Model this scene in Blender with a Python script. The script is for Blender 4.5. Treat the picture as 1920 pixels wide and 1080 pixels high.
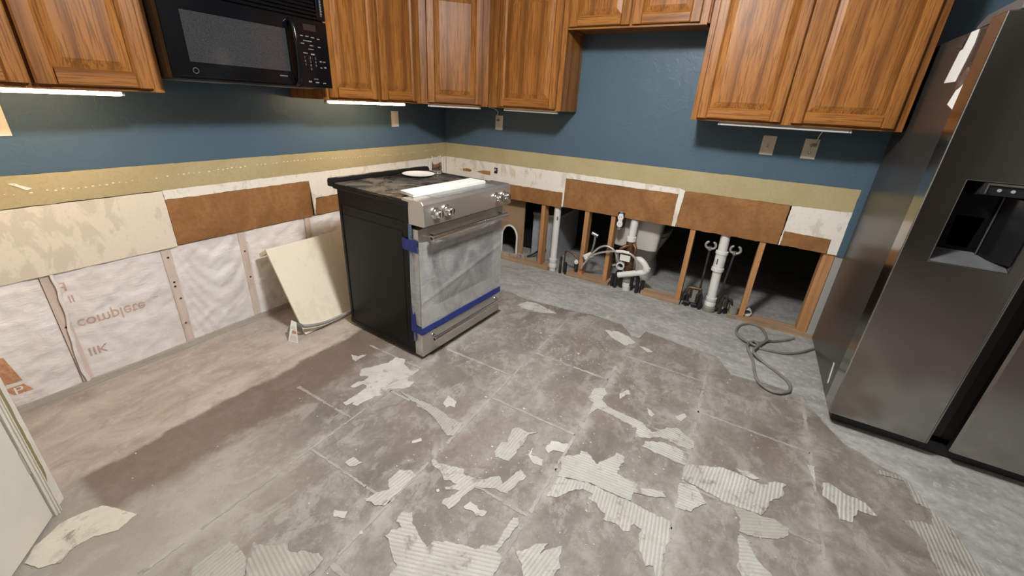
import bpy, bmesh, math, random
from mathutils import Vector, Matrix, noise
random.seed(7)
for o in list(bpy.data.objects): bpy.data.objects.remove(o)
scene = bpy.context.scene
COL = scene.collection
PI = math.pi
# ------------------------------------------------------------------ camera
cam_d = bpy.data.cameras.new('camera'); cam = bpy.data.objects.new('camera', cam_d); COL.objects.link(cam)
CP = Vector((2.50560, -3.09283, 1.37791)); yaw, pitch, roll, FPX = .511334, -.391463, .0550767, 752.07
f_ = Vector((-math.sin(yaw)*math.cos(pitch), math.cos(yaw)*math.cos(pitch), math.sin(pitch)))
r_ = Vector((math.cos(yaw), math.sin(yaw), 0)); u_ = r_.cross(f_)
r2 = math.cos(roll)*r_ + math.sin(roll)*u_; u2 = -math.sin(roll)*r_ + math.cos(roll)*u_
cam.matrix_world = Matrix(((r2.x, u2.x, -f_.x, CP.x), (r2.y, u2.y, -f_.y, CP.y), (r2.z, u2.z, -f_.z, CP.z), (0, 0, 0, 1)))
cam_d.sensor_fit = 'HORIZONTAL'; cam_d.sensor_width = 36; cam_d.lens = 36*FPX/1920
cam_d.shift_x = (960-957.05)/1920; cam_d.shift_y = (505.96-540)/1920
cam_d.clip_start = .02
scene.camera = cam
# ------------------------------------------------------------------ light
w = bpy.data.worlds.new('world'); scene.world = w; w.use_nodes = True
w.node_tree.nodes['Background'].inputs[0].default_value = (.9, .95, 1, 1)
w.node_tree.nodes['Background'].inputs[1].default_value = .02
def area(name, loc, size, power, col, shape='DISK', sy=None, rot=(0, 0, 0)):
    l = bpy.data.lights.new(name, 'AREA'); l.shape = shape; l.size = size; l.energy = power; l.color = col
    if sy: l.size_y = sy
    o = bpy.data.objects.new(name, l); o.location = loc; o.rotation_euler = rot; COL.objects.link(o); return o
def globe(name, loc, rad, power, col):
    l = bpy.data.lights.new(name, 'POINT'); l.shadow_soft_size = rad; l.energy = power; l.color = col
    o = bpy.data.objects.new(name, l); o.location = loc; COL.objects.link(o); return o
globe('ceiling_lamp', (2.04, -1.92, 2.31), .12, 82, (.99, 1, 1.01))        # kitchen ceiling globe
area('ceiling_lamp_fill', (2.04, -1.92, 2.30), .30, 23, (.99, 1, 1.01))         # area light added at the globe, lifts the floor against the walls
globe('rear_fill', (3.5, -4.6, 2.20), .17, 3, (.99, 1, 1.01))      # added fill light behind the camera, no known fixture
scene.view_settings.view_transform = 'Standard'; scene.view_settings.look = 'None'
scene.view_settings.gamma = 1; scene.view_settings.use_curve_mapping = False
scene.view_settings.exposure = .24
# ------------------------------------------------------------------ mesh helpers
WL = {}
def wl(o): return WL.get(o, Vector((0, 0, 0)))
class MB:
    def __init__(s): s.v = []; s.f = []
    def box(s, x0, x1, y0, y1, z0, z1, mtx=None):
        c = [Vector((x, y, z)) for z in (z0, z1) for y in (y0, y1) for x in (x0, x1)]
        if mtx: c = [mtx @ p for p in c]
        n = len(s.v); s.v += c
        for q in ((0, 2, 3, 1), (4, 5, 7, 6), (0, 1, 5, 4), (2, 6, 7, 3), (0, 4, 6, 2), (1, 3, 7, 5)): s.f.append([n+i for i in q])
        return s
    def prism(s, poly, axis, lo, hi, mtx=None):
        def P(a, b, h): return Vector((h, a, b)) if axis == 0 else Vector((a, h, b)) if axis == 1 else Vector((a, b, h))
        ar = sum(poly[i][0]*poly[(i+1) % len(poly)][1]-poly[(i+1) % len(poly)][0]*poly[i][1] for i in range(len(poly)))
        pl = list(poly) if (ar > 0) != (axis == 1) else list(poly)[::-1]
        n = len(s.v); k = len(pl)
        c = [P(a, b, lo) for a, b in pl]+[P(a, b, hi) for a, b in pl]
        if mtx: c = [mtx @ p for p in c]
        s.v += c
        s.f.append([n+i for i in range(k)][::-1]); s.f.append([n+k+i for i in range(k)])
        for i in range(k): j = (i+1) % k; s.f.append([n+i, n+j, n+k+j, n+k+i])
        return s
    def tube(s, pts, r, n=10, caps=True, closed=False):
        pts = [Vector(p) for p in pts]; m = len(pts); rr = r if isinstance(r, (list, tuple)) else [r]*m
        b = len(s.v); up = None
        for i, p in enumerate(pts):
            if closed: t = (pts[(i+1) % m]-pts[i-1])
            else: t = (pts[min(i+1, m-1)]-pts[max(i-1, 0)])
            t.normalize()
            if up is None:
                up = Vector((0, 0, 1)) if abs(t.z) < .9 else Vector((1, 0, 0))
            a = t.cross(up)
            if a.length < 1e-5: a = t.cross(Vector((.3, .9, .2)))
            a.normalize(); up = a.cross(t).normalized()
            for k in range(n):
                w_ = 2*PI*k/n; s.v.append(p+(a*math.cos(w_)+up*math.sin(w_))*rr[i])
        for i in range(m if closed else m-1):
            j = (i+1) % m
            for k in range(n):
                l = (k+1) % n; s.f.append([b+i*n+k, b+i*n+l, b+j*n+l, b+j*n+k])
        if caps and not closed:
            s.f.append([b+k for k in range(n)][::-1]); s.f.append([b+(m-1)*n+k for k in range(n)])
        return s
    def lathe(s, prof, c=(0, 0, 0), axis='z', n=24, ring=False):
        b = len(s.v); c = Vector(c)
        for r, h in prof:
            for k in range(n):
                a = 2*PI*k/n; p = Vector((r*math.cos(a), r*math.sin(a), h))
                if axis == 'x': p = Vector((p.z, p.x, p.y))
                elif axis == 'y': p = Vector((p.y, p.z, p.x))
                s.v.append(c+p)
        m = len(prof)
        for i in range(m-1):
            for k in range(n):
                l = (k+1) % n; s.f.append([b+i*n+k, b+i*n+l, b+(i+1)*n+l, b+(i+1)*n+k])
        if ring:
            for k in range(n): l = (k+1) % n; s.f.append([b+(m-1)*n+k, b+(m-1)*n+l, b+l, b+k])
            return s
        if prof[0][0] > 1e-6: s.f.append([b+k for k in range(n)][::-1])
        if prof[-1][0] > 1e-6: s.f.append([b+(m-1)*n+k for k in range(n)])
        return s
    def grid(s, fn, nu, nv):
        b = len(s.v)
        for i in range(nu+1):
            for j in range(nv+1): s.v.append(Vector(fn(i/nu, j/nv)))
        for i in range(nu):
            for j in range(nv):
                a = b+i*(nv+1)+j; s.f.append([a, a+nv+1, a+nv+2, a+1])
        return s
    def build(s, name, mat, parent=None, local=False, bevel=0, smooth=False, seg=2, org=None, solid=0):
        me = bpy.data.meshes.new(name)
        off = Vector((0, 0, 0)) if local else (Vector(org) if org else wl(parent))
        me.from_pydata([tuple(p-off) for p in s.v], [], s.f)
        me.materials.append(mat)
        bm = bmesh.new(); bm.from_mesh(me); bmesh.ops.recalc_face_normals(bm, faces=bm.faces)
        if bevel:
            es = [e for e in bm.edges if len(e.link_faces) == 2 and e.calc_face_angle(0) > .6]
            bmesh.ops.bevel(bm, geom=es, offset=bevel, segments=seg, profile=.5, affect='EDGES', clamp_overlap=True)
        bm.to_mesh(me); bm.free()
        if smooth:
            for p in me.polygons: p.use_smooth = True
            me.set_sharp_from_angle(angle=math.radians(38))
        o = bpy.data.objects.new(name, me); COL.objects.link(o)
        if parent: o.parent = parent; o.location = (off-wl(parent)) if not local else (0, 0, 0)
        elif org: o.location = org
        WL[o] = off
        if solid:
            m = o.modifiers.new('solid', 'SOLIDIFY'); m.thickness = solid; m.offset = 0
        return o
def thing(name, label, cat, loc=(0, 0, 0), rz=0, group=None):
    o = bpy.data.objects.new(name, None); o.location = loc; o.rotation_euler = (0, 0, rz); o.empty_display_size = .05
    COL.objects.link(o); WL[o] = Vector(loc); tag(o, label, cat, group); return o
def tag(o, label, cat, group=None):
    o['label'] = label; o['category'] = cat
    if group: o['group'] = group
    return o
def struct(o): o['kind'] = 'structure'; return o
def jag(poly, step=.02, amp=.004, seed=0, fr=40):
    out = []; k = len(poly)
    for i in range(k):
        a = Vector(poly[i]); b = Vector(poly[(i+1) % k]); d = b-a; L = d.length; n = max(1, int(L/step))
        if L < 1e-6: continue
        nn = Vector((-d.y, d.x))/L
        for j in range(n):
            p = a+d*(j/n); q = noise.noise(Vector((p.x*fr+seed*7.3, p.y*fr, seed*3.1)))*1.3+noise.noise(Vector((p.x*fr*3+seed*5, p.y*fr*3, seed)))*.7
            p = p+nn*q*amp; out.append((p.x, p.y))
    return out
def smooth_path(pts, n=6, closed=False):
    pts = [Vector(p) for p in pts]; out = []; m = len(pts)
    for i in range(m if closed else m-1):
        g = (lambda k: pts[k % m]) if closed else (lambda k: pts[min(max(k, 0), m-1)])
        p0, p1, p2, p3 = g(i-1), g(i), g(i+1), g(i+2)
        for j in range(n):
            t = j/n
            out.append(.5*((2*p1)+(p2-p0)*t+(2*p0-5*p1+4*p2-p3)*t*t+(3*p1-p0-3*p2+p3)*t**3))
    if not closed: out.append(pts[-1])
    return out
def text_mesh(txt, size, ext=0):
    cu = bpy.data.curves.new('t', 'FONT'); cu.body = txt; cu.size = size; cu.extrude = ext; cu.align_x = 'LEFT'
    o = bpy.data.objects.new('t', cu); COL.objects.link(o); bpy.context.view_layer.update()
    me = bpy.data.meshes.new_from_object(o.evaluated_get(bpy.context.evaluated_depsgraph_get()))
    bpy.data.objects.remove(o); return me
# ------------------------------------------------------------------ material helpers
class NT:
    def __init__(s, name):
        s.m = bpy.data.materials.new(name); s.m.use_nodes = True; s.t = s.m.node_tree; s.b = s.t.nodes['Principled BSDF']
        s.tc = s.t.nodes.new('ShaderNodeTexCoord')
    def nd(s, t, **k):
        n = s.t.nodes.new(t)
        for a, b in k.items(): setattr(n, a, b)
        return n
    def ln(s, a, b): s.t.links.new(a, b)
    def val(s, sock, v):
        if hasattr(v, 'is_output') or isinstance(v, bpy.types.NodeSocket): s.ln(v, sock)
        elif isinstance(v, tuple) and len(v) == 3 and sock.type == 'RGBA': sock.default_value = (*v, 1)
        else: sock.default_value = v
    def vec(s, scale=(1, 1, 1), rand=0, rot=(0, 0, 0), src='Object'):
        mp = s.nd('ShaderNodeMapping'); mp.inputs['Scale'].default_value = scale; mp.inputs['Rotation'].default_value = rot
        if rand:
            oi = s.nd('ShaderNodeObjectInfo'); mu = s.nd('ShaderNodeVectorMath', operation='SCALE'); cx = s.nd('ShaderNodeCombineXYZ')
            for i in range(3): s.ln(oi.outputs['Random'], cx.inputs[i])
            s.ln(cx.outputs[0], mu.inputs[0]); mu.inputs['Scale'].default_value = rand
            ad = s.nd('ShaderNodeVectorMath', operation='ADD'); s.ln(s.tc.outputs[src], ad.inputs[0]); s.ln(mu.outputs[0], ad.inputs[1]); s.ln(ad.outputs[0], mp.inputs[0])
        else: s.ln(s.tc.outputs[src], mp.inputs[0])
        return mp.outputs[0]
    def noise(s, vec, scale=5, detail=4, rough=.55, dist=0):
        n = s.nd('ShaderNodeTexNoise'); s.ln(vec, n.inputs['Vector'])
        for k, v in (('Scale', scale), ('Detail', detail), ('Roughness', rough), ('Distortion', dist)): n.inputs[k].default_value = v
        return n.outputs['Fac']
    def wave(s, vec, scale, dist=0, detail=2, dscale=1, typ='BANDS', dirn='Y', rough=.5, prof='SIN'):
        n = s.nd('ShaderNodeTexWave', wave_type=typ, wave_profile=prof)
        if typ == 'BANDS': n.bands_direction = dirn
        else: n.rings_direction = dirn
        s.ln(vec, n.inputs['Vector'])
        for k, v in (('Scale', scale), ('Distortion', dist), ('Detail', detail), ('Detail Scale', dscale), ('Detail Roughness', rough)): n.inputs[k].default_value = v
        return n.outputs['Fac']
    def ramp(s, fac, stops):
        n = s.nd('ShaderNodeValToRGB'); s.ln(fac, n.inputs[0]); e = n.color_ramp.elements
        while len(e) < len(stops): e.new(.5)
        for i, (p, c) in enumerate(stops):
            e[i].position = p; e[i].color = (c, c, c, 1) if isinstance(c, (int, float)) else (*c, 1)
        return n.outputs[0]
    def mix(s, fac, a, b, mode='MIX'):
        n = s.nd('ShaderNodeMix', data_type='RGBA', blend_type=mode)
        s.val(n.inputs[0], fac); s.val(n.inputs[6], a); s.val(n.inputs[7], b); return n.outputs[2]
    def math(s, op, a, b=0., c=0.):
        n = s.nd('ShaderNodeMath', operation=op); s.val(n.inputs[0], a); s.val(n.inputs[1], b); s.val(n.inputs[2], c); return n.outputs[0]
    def sep(s, v):
        n = s.nd('ShaderNodeSeparateXYZ'); s.ln(v, n.inputs[0]); return n.outputs
    def smooth(s, v, lo, hi):
        n = s.nd('ShaderNodeMapRange', interpolation_type='SMOOTHSTEP'); s.val(n.inputs[0], v); n.inputs[1].default_value = lo; n.inputs[2].default_value = hi; return n.outputs[0]
    def bump(s, h, strength=.3, dist=.002):
        n = s.nd('ShaderNodeBump'); n.inputs['Strength'].default_value = strength; n.inputs['Distance'].default_value = dist
        s.ln(h, n.inputs['Height']); s.ln(n.outputs[0], s.b.inputs['Normal']); return n
    def set(s, col=None, rough=None, metal=None, **k):
        if col is not None: s.val(s.b.inputs['Base Color'], col)
        if rough is not None: s.val(s.b.inputs['Roughness'], rough)
        if metal is not None: s.val(s.b.inputs['Metallic'], metal)
        for a, v in k.items(): s.val(s.b.inputs[a.replace('_', ' ')], v)
        return s.m
def simple(name, col, rough=.5, metal=0, var=.12, scale=12, bump=0, bscale=60, bdist=.001, **k):
    t = NT(name); v = t.vec(rand=3)
    n = t.noise(v, scale, 4)
    c = t.mix(t.ramp(n, [(.3, 0.), (.7, 1.)]), tuple(x*(1-var) for x in col), tuple(min(1, x*(1+var)) for x in col))
    if bump: t.bump(t.noise(v, bscale, 3), bump, bdist)
    return t.set(c, rough, metal, **k)
def oak(name, axis):
    t = NT(name)
    sc = [9, 9, 9]; sc[axis] = .55
    v = t.vec(tuple(sc), rand=11)
    n1 = t.noise(v, 2.2, 5, .6, .6)
    sc2 = [2.6, 2.6, 2.6]; sc2[axis] = .22
    v2 = t.vec(tuple(sc2), rand=17)
    rings = t.wave(v2, 1.5, 5.5, 3, 1.0, 'RINGS', 'SPHERICAL', .55, 'SAW')
    sc3 = [60, 60, 60]; sc3[axis] = 2.5
    pores = t.noise(t.vec(tuple(sc3), rand=5), 3, 2, .5)
    base = t.mix(t.ramp(n1, [(.3, 0.), (.72, 1.)]), (.265, .098, .020), (.385, .160, .038))
    base = t.mix(t.ramp(rings, [(.0, .75), (.22, .15), (.6, .0), (.85, .15), (1., .7)]), base, (.115, .040, .009))
    base = t.mix(t.ramp(pores, [(.50, 0.), (.60, .62)]), base, (.115, .040, .009))
    t.bump(pores, .12, .0005)
    return t.set(base, .40, 0, Specular_IOR_Level=.24)
OAK_V = oak('oak_upright_grain', 2); OAK_H = oak('oak_lengthwise_grain', 0)
def stud_mat(name, axis, a, b):
    t = NT(name); sc = [14, 14, 14]; sc[axis] = .8
    n = t.noise(t.vec(tuple(sc), rand=9), 2, 5, .6, .5); k = t.noise(t.vec((1, 1, 1), rand=9), 7, 3)
    c = t.mix(t.ramp(n, [(.3, 0.), (.7, 1.)]), a, b)
    c = t.mix(t.ramp(k, [(.62, 0.), (.72, .35)]), c, tuple(x*.5 for x in a))
    t.bump(n, .2, .001); return t.set(c, .75)
STUD_Z = stud_mat('framing_lumber', 2, (.36, .165, .062), (.55, .28, .115))
STUD_X = stud_mat('framing_lumber_flat', 0, (.30, .18, .10), (.46, .31, .19))
STUD_F = stud_mat('lumber_under_film', 2, (.55, .42, .35), (.72, .60, .53))
PLATE_G = stud_mat('dusty_plate', 1, (.34, .31, .25), (.50, .46, .39))
def blue():
    t = NT('blue_wall_paint'); v = t.vec()
    n = t.noise(v, 45, 4, .6); l = t.noise(v, 9, 3, .6, 1.0)
    h = t.math('ADD', t.math('MULTIPLY', n, .35), t.ramp(l, [(.47, 0.), (.53, 1.)]))
    t.bump(h, .32, .0016)
    c = t.mix(t.noise(v, 2, 2), (.070, .116, .154), (.082, .130, .170))
    return t.set(c, .42, 0, Specular_IOR_Level=.3)
BLUE = blue()
def tan():
    t = NT('tan_glue_band'); v = t.vec()
    n = t.noise(v, 3, 5); f = t.noise(v, 70, 4); s_ = t.noise(v, 110, 2)
    c = t.mix(t.ramp(n, [(.3, 0.), (.7, 1.)]), (.405, .325, .16), (.48, .40, .22))
    c = t.mix(t.ramp(f, [(.5, 0.), (.75, .4)]), c, (.33, .25, .10))
    c = t.mix(t.ramp(s_, [(.70, 0.), (.75, .7)]), c, (.66, .60, .46))
    t.bump(f, .4, .0012); return t.set(c, .8)
TAN = tan()
def torn(name, a, b, c3, th=.52):
    t = NT(name); v = t.vec((1, 1, .5)); v1 = t.vec()
    n = t.noise(v, 13, 6, .62, .4); f = t.noise(v1, 60, 4)
    big = t.noise(v1, 2.3, 3)
    k = t.math('ADD', n, t.math('MULTIPLY', t.math('SUBTRACT', big, .5), .35))
    c = t.mix(t.ramp(k, [(th-.03, 0.), (th+.03, 1.)]), a, b)
    c = t.mix(t.ramp(f, [(.55, 0.), (.8, .5)]), c, c3)
    t.bump(k, .5, .0015); return t.set(c, .9)
TORN = torn('torn_white_drywall_face', (.84, .78, .69), (.70, .62, .50), (.60, .50, .36), .58)
CREAM_W = torn('scraped_cream_drywall', (.76, .68, .55), (.645, .58, .455), (.58, .51, .39), .54)
def kraft(name, d=1.):
    t = NT(name); v = t.vec((1, 1, .7)); n = t.noise(v, 6, 6, .6, .5); f = t.noise(t.vec(), 50, 4)
    c = t.mix(t.ramp(n, [(.3, 0.), (.7, 1.)]), (.205*d, .086*d, .024*d), (.385*d, .185*d, .062*d))
    c = t.mix(t.ramp(f, [(.35, .3), (.55, 0.)]), c, (.17*d, .07*d, .022*d))
    t.bump(f, .25, .001); return t.set(c, .85)
KRAFT = kraft('brown_kraft_paper')
DRY_E = simple('drywall_edge', (.72, .68, .60), .9, bump=.4)
WHITE_P = simple('white_trim_paint', (.74, .70, .60), .35, var=.03)
OLIVE = simple('olive_wall_paint', (.27, .235, .115), .6, var=.05, bump=.2)
ROOM_T = simple('room_wall_paint', (.36, .35, .32), .7, var=.04, bump=.15)
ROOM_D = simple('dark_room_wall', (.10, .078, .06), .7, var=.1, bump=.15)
CEIL = simple('ceiling_paint', (.62, .60, .57), .9, var=.02, bump=.3)
def film():
    t = NT('insulation_film'); v = t.vec(rand=4)
    n = t.noise(v, 8, 5); l = t.noise(t.vec((1, 1, 3)), 14, 4, .6, 1.5)
    c = t.mix(t.ramp(n, [(.3, 0.), (.7, 1.)]), (.74, .68, .645), (.87, .83, .80))
    t.bump(l, .55, .006); return t.set(c, .38, 0, Sheen_Weight=.1)
FILM = film()
PRINT = simple('pink_film_print', (.60, .40, .32), .5, var=.15, scale=60)
PRINT_O = simple('orange_film_print', (.56, .28, .15), .5, var=.25, scale=60)
def concrete():
    t = NT('scraped_slab'); v = t.vec()
    o = t.sep(t.tc.outputs['Object'])
    n1 = t.noise(v, 2.1, 6, .62, .6); n2 = t.noise(v, 24, 8, .72); n3 = t.noise(v, 75, 3, .6); n4 = t.noise(v, 6.5, 6, .65, 1.2)
    c = t.mix(t.ramp(n1, [(.38, 0.), (.62, 1.)]), (.155, .130, .110), (.272, .246, .218))
    c = t.mix(t.ramp(n4, [(.50, 0.), (.66, .55)]), c, (.36, .335, .295))
    c = t.mix(t.ramp(n2, [(.3, .75), (.55, 0.)]), c, (.145, .115, .092))
    c = t.mix(t.ramp(n3, [(.64, 0.), (.74, .3)]), c, (.47, .43, .37))
    n6 = t.noise(t.vec((1.6, 1, 1), rot=(0, 0, .5)), 5.5, 9, .74, .35); n7 = t.noise(v, 120, 2, .5); n8 = t.noise(v, 1.3, 3, .5)
    c = t.mix(t.ramp(n6, [(.52, 0.), (.58, .5), (.70, .85)]), c, (.365, .342, .305))
    c = t.mix(t.ramp(n6, [(.30, .85), (.45, 0.)]), c, (.135, .118, .094))
    c = t.mix(t.ramp(n8, [(.52, 0.), (.64, .35)]), c, (.195, .145, .115))
    c = t.mix(t.math('MULTIPLY', t.ramp(n7, [(.66, 0.), (.71, .7)]), t.ramp(n4, [(.50, 0.), (.62, 1.)])), c, (.56, .52, .45))
    # pale mortar wash left along the former tile joints
    gx = t.math('ABSOLUTE', t.math('SUBTRACT', t.math('FRACT', t.math('ADD', t.math('DIVIDE', t.math('SUBTRACT', o['X'], 1.195), .4605), .5)), .5))
    jm = t.math('MULTIPLY', t.smooth(gx, .13, .0), t.math('MULTIPLY', t.ramp(n4, [(.38, 0.), (.60, .8)]), t.smooth(o['X'], 1.0, 1.15)))
    c = t.mix(jm, c, (.39, .367, .327))
    # dusty, paler towards the camera end of the aisle on the left
    pale = t.math('MULTIPLY', t.smooth(o['Y'], -2.2, -2.75), t.smooth(t.math('ADD', o['X'], t.math('MULTIPLY', n4, .5)), 1.75, 1.35))
    c = t.mix(t.math('MULTIPLY', pale, .55), c, (.40, .365, .305))
    wob = t.math('MULTIPLY', t.math('SUBTRACT', t.noise(v, 7, 4), .5), .10)
    X = t.math('ADD', o['X'], wob)
    # unwashed dark band along the former cabinet fronts
    dk = t.math('MULTIPLY', t.smooth(X, .60, .63), t.smooth(t.math('ADD', X, t.math('MULTIPLY', t.math('SUBTRACT', n4, .5), .12)), .95, .85))
    dk = t.math('MULTIPLY', dk, t.smooth(o['Y'], -2.955, -2.92))
    dk = t.math('MULTIPLY', dk, t.ramp(n2, [(.25, .95), (.75, .6)]))
    c = t.mix(dk, c, (.150, .105, .074))
    # beige cured mortar under the former cabinets
    n5 = t.noise(t.vec((2.2, 1.2, 1)), 3.6, 7, .68, .5)
    bg = t.mix(t.ramp(n5, [(.3, 0.), (.7, 1.)]), (.30, .25, .205), (.52, .46, .395))
    bg = t.mix(t.ramp(n2, [(.56, 0.), (.72, .6)]), bg, (.64, .59, .53))
    bg = t.mix(t.ramp(n6, [(.30, .65), (.46, 0.)]), bg, (.25, .20, .155))
    c = t.mix(t.smooth(X, .635, .600), c, bg)
    h = t.math('ADD', t.math('MULTIPLY', n2, .7), t.math('MULTIPLY', n3, .4))
    h = t.math('ADD', h, t.math('MULTIPLY', t.smooth(X, .64, .60), 1.2))
    t.bump(h, .5, .003); return t.set(c, t.ramp(n2, [(.2, .5), (.8, .8)]))
SLAB = concrete()
def strip():
    t = NT('grey_skim_concrete'); v = t.vec((1, 2.2, 1)); n1 = t.noise(v, 4, 6, .65, .8); n2 = t.noise(t.vec(), 30, 5, .65)
    c = t.mix(t.ramp(n1, [(.3, 0.), (.7, 1.)]), (.25, .25, .23), (.46, .455, .42))
    c = t.mix(t.ramp(n2, [(.3, .5), (.5, 0.)]), c, (.20, .20, .18))
    c = t.mix(t.ramp(n2, [(.56, 0.), (.70, .65)]), c, (.60, .585, .54))
    t.bump(n2, .5, .003); return t.set(c, .7)
STRIP = strip()
def mortar(name, ridged, a=(.42, .405, .36), b=(.55, .535, .485)):
    t = NT(name); v = t.vec(rand=2)
    n = t.noise(v, 25, 5, .65); n2 = t.noise(v, 8, 4)
    c = t.mix(t.ramp(n2, [(.3, 0.), (.7, 1.)]), a, b)
    if ridged:
        wv = t.wave(t.vec(), 24., 1.0, 3, 5, 'BANDS', 'Y')
        c = t.mix(t.math('MULTIPLY', t.ramp(wv, [(.12, 1.), (.40, 0.)]), t.ramp(n, [(.3, .1), (.6, .6)])), c, (.31, .29, .255))
        h = t.math('ADD', t.math('MULTIPLY', wv, 1.), t.math('MULTIPLY', n, .35)); t.bump(h, .7, .003)
    else: t.bump(n, .6, .0025)
    n3 = t.noise(v, 13, 8, .72, .4)
    c = t.mix(t.ramp(n, [(.30, .5), (.46, 0.)]), c, (.33, .305, .265))
    c = t.mix(t.ramp(n3, [(.36, .85), (.45, 0.)]), c, (.235, .205, .178))
    return t.set(c, .8)
MORTAR_R = mortar('combed_mortar', True); MORTAR = mortar('smooth_mortar', False)
MORTAR_D = mortar('dull_combed_mortar', True, (.33, .315, .27), (.42, .405, .35))
GROUT = mortar('grout_residue', False, (.27, .25, .22), (.40, .38, .345))
CREAMC = mortar('cream_leveller', False, (.52, .49, .40), (.64, .60, .50))
CHIP = simple("mortar_chip", (.56, .53, .47), .8, bump=.5)
BLACK_E = simple('black_enamel', (.009, .009, .009), .34, var=.2, scale=4, Specular_IOR_Level=.2)
BLACK_G = simple('black_gloss_plastic', (.004, .004, .005), .12, var=.1, Specular_IOR_Level=.3)
BLACK_M = simple('black_matt_plastic', (.012, .012, .012), .5)
VOID = simple('dark_void', (.004, .004, .004), .9)
def steel(name, col, rough, axis, metal=1.):
    t = NT(name); sc = [220, 220, 220]; sc[axis] = 2.
    n = t.noise(t.vec(tuple(sc)), 1, 2)
    r = rough+0.
    sm = t.noise(t.vec(), 3, 4)
    c = t.mix(t.ramp(sm, [(.3, 0.), (.7, 1.)]), tuple(x*.9 for x in col), col)
    return t.set(c, r, metal)
STEEL = steel('brushed_steel', (.60, .58, .55), .34, 1, .88); STEEL_D = steel('dark_brushed_steel', (.43, .415, .39), .17, 0)
STEEL_S = simple('dark_grey_side_paint', (.040, .036, .032), .30, var=.15, scale=3)
SATIN = simple('satin_steel', (.74, .72, .69), .22, 1., var=.03)
CHROME = simple('chrome', (.80, .79, .77), .12, 1., var=.03)
ZINC = simple('zinc_conduit', (.42, .43, .44), .35, .8)
PVC = simple('white_pvc', (.76, .74, .70), .35, var=.05, scale=5)
PORC = simple('porcelain', (.58, .55, .50), .15, var=.03)
COPPER = simple('tarnished_copper', (.20, .105, .055), .45, .7, var=.35, scale=30)
IRON = simple('dirty_iron', (.045, .038, .033), .7, .3, var=.5, scale=40, bump=.4)
RUBBER = simple('black_rubber', (.018, .017, .016), .6, var=.2)
GREYC = simple('grey_cable_jacket', (.20, .19, .17), .5, var=.2)
GREYP = simple('grey_coupling', (.27, .25, .21), .6, var=.2)
BRAID = simple('braided_hose', (.48, .46, .43), .35, .4, var=.2, scale=200)
W_PL = simple('white_switch_plastic', (.72, .66, .56), .4, var=.03)
HOLE = simple('slot_black', (.01, .01, .01), .6)
PAPER = simple('white_paper', (.78, .77, .72), .8, var=.02)
TAPE = simple('blue_painters_tape', (.012, .030, .21), .6, var=.2, scale=40, bump=.3)
TAPE_F = simple('faded_blue_tape', (.10, .17, .26), .6, var=.35, scale=90, bump=.3)
CREAM_B = torn('cream_painted_board', (.80, .73, .58), (.75, .68, .53), (.72, .64, .49), .6)
PLATE_W = simple('white_ceramic', (.85, .85, .82), .25, var=.02)
BOARD_W = simple('white_vinyl_strip', (.80, .79, .73), .45, var=.05, scale=8)
def dusty():
    t = NT('dusty_black_glass'); v = t.vec(); n = t.noise(v, 6, 6, .65, .7)
    c = t.mix(t.ramp(n, [(.42, 0.), (.68, .8)]), (.012, .011, .011), (.14, .125, .11))
    return t.set(c, t.ramp(n, [(.4, .12), (.65, .55)]))
DUSTY = dusty()
def glass(name, col, rough=.02, tr=1.):
    t = NT(name); return t.set(col, rough, 0, Transmission_Weight=tr, IOR=1.45)
GLASS = glass('clear_glass', (.95, .95, .95))
def haze_film():
    t = NT('cloudy_plastic_film'); v = t.vec((1, 1, 1)); n = t.noise(v, 5, 4, .6, 1.2); c = t.noise(t.vec((1, 1.5, 6)), 7, 3, .6, 2.5)
    t.bump(c, .5, .006)
    m = t.ramp(n, [(.3, .32), (.7, .66)]); t.set((.62, .62, .60), .28)
    t.val(t.b.inputs['Alpha'], m); return t.m
HAZE = haze_film()
def emit(name, col, st):
    t = NT(name); t.set((.9, .9, .85), .5); t.val(t.b.inputs['Emission Color'], col); t.val(t.b.inputs['Emission Strength'], st); return t.m
LED = emit('lit_led_diffuser', (1, .70, .40), 34.)
LED_OFF = simple('unlit_led_diffuser', (.55, .53, .50), .4, var=.03)
LED_CASE = simple('aluminium_led_case', (.50, .49, .47), .4, .5)

def frame_box(axis, lo, hi, o, i):
    """one solid panel with a rectangular opening: o, i = (a0, a1, b0, b1) in the two other axes"""
    m = MB()
    def P(a, b, h): return Vector((h, a, b)) if axis == 0 else Vector((a, h, b))
    R_ = lambda r: [(r[0], r[2]), (r[1], r[2]), (r[1], r[3]), (r[0], r[3])]
    for h in (lo, hi):
        for r in (o, i): m.v += [P(a, b, h) for a, b in R_(r)]
    for k in range(4):
        l = (k+1) % 4
        m.f += [[k, l, 4+l, 4+k], [8+k, 12+k, 12+l, 8+l], [k, 8+k, 8+l, l], [4+k, 4+l, 12+l, 12+k]]
    return m

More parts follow.
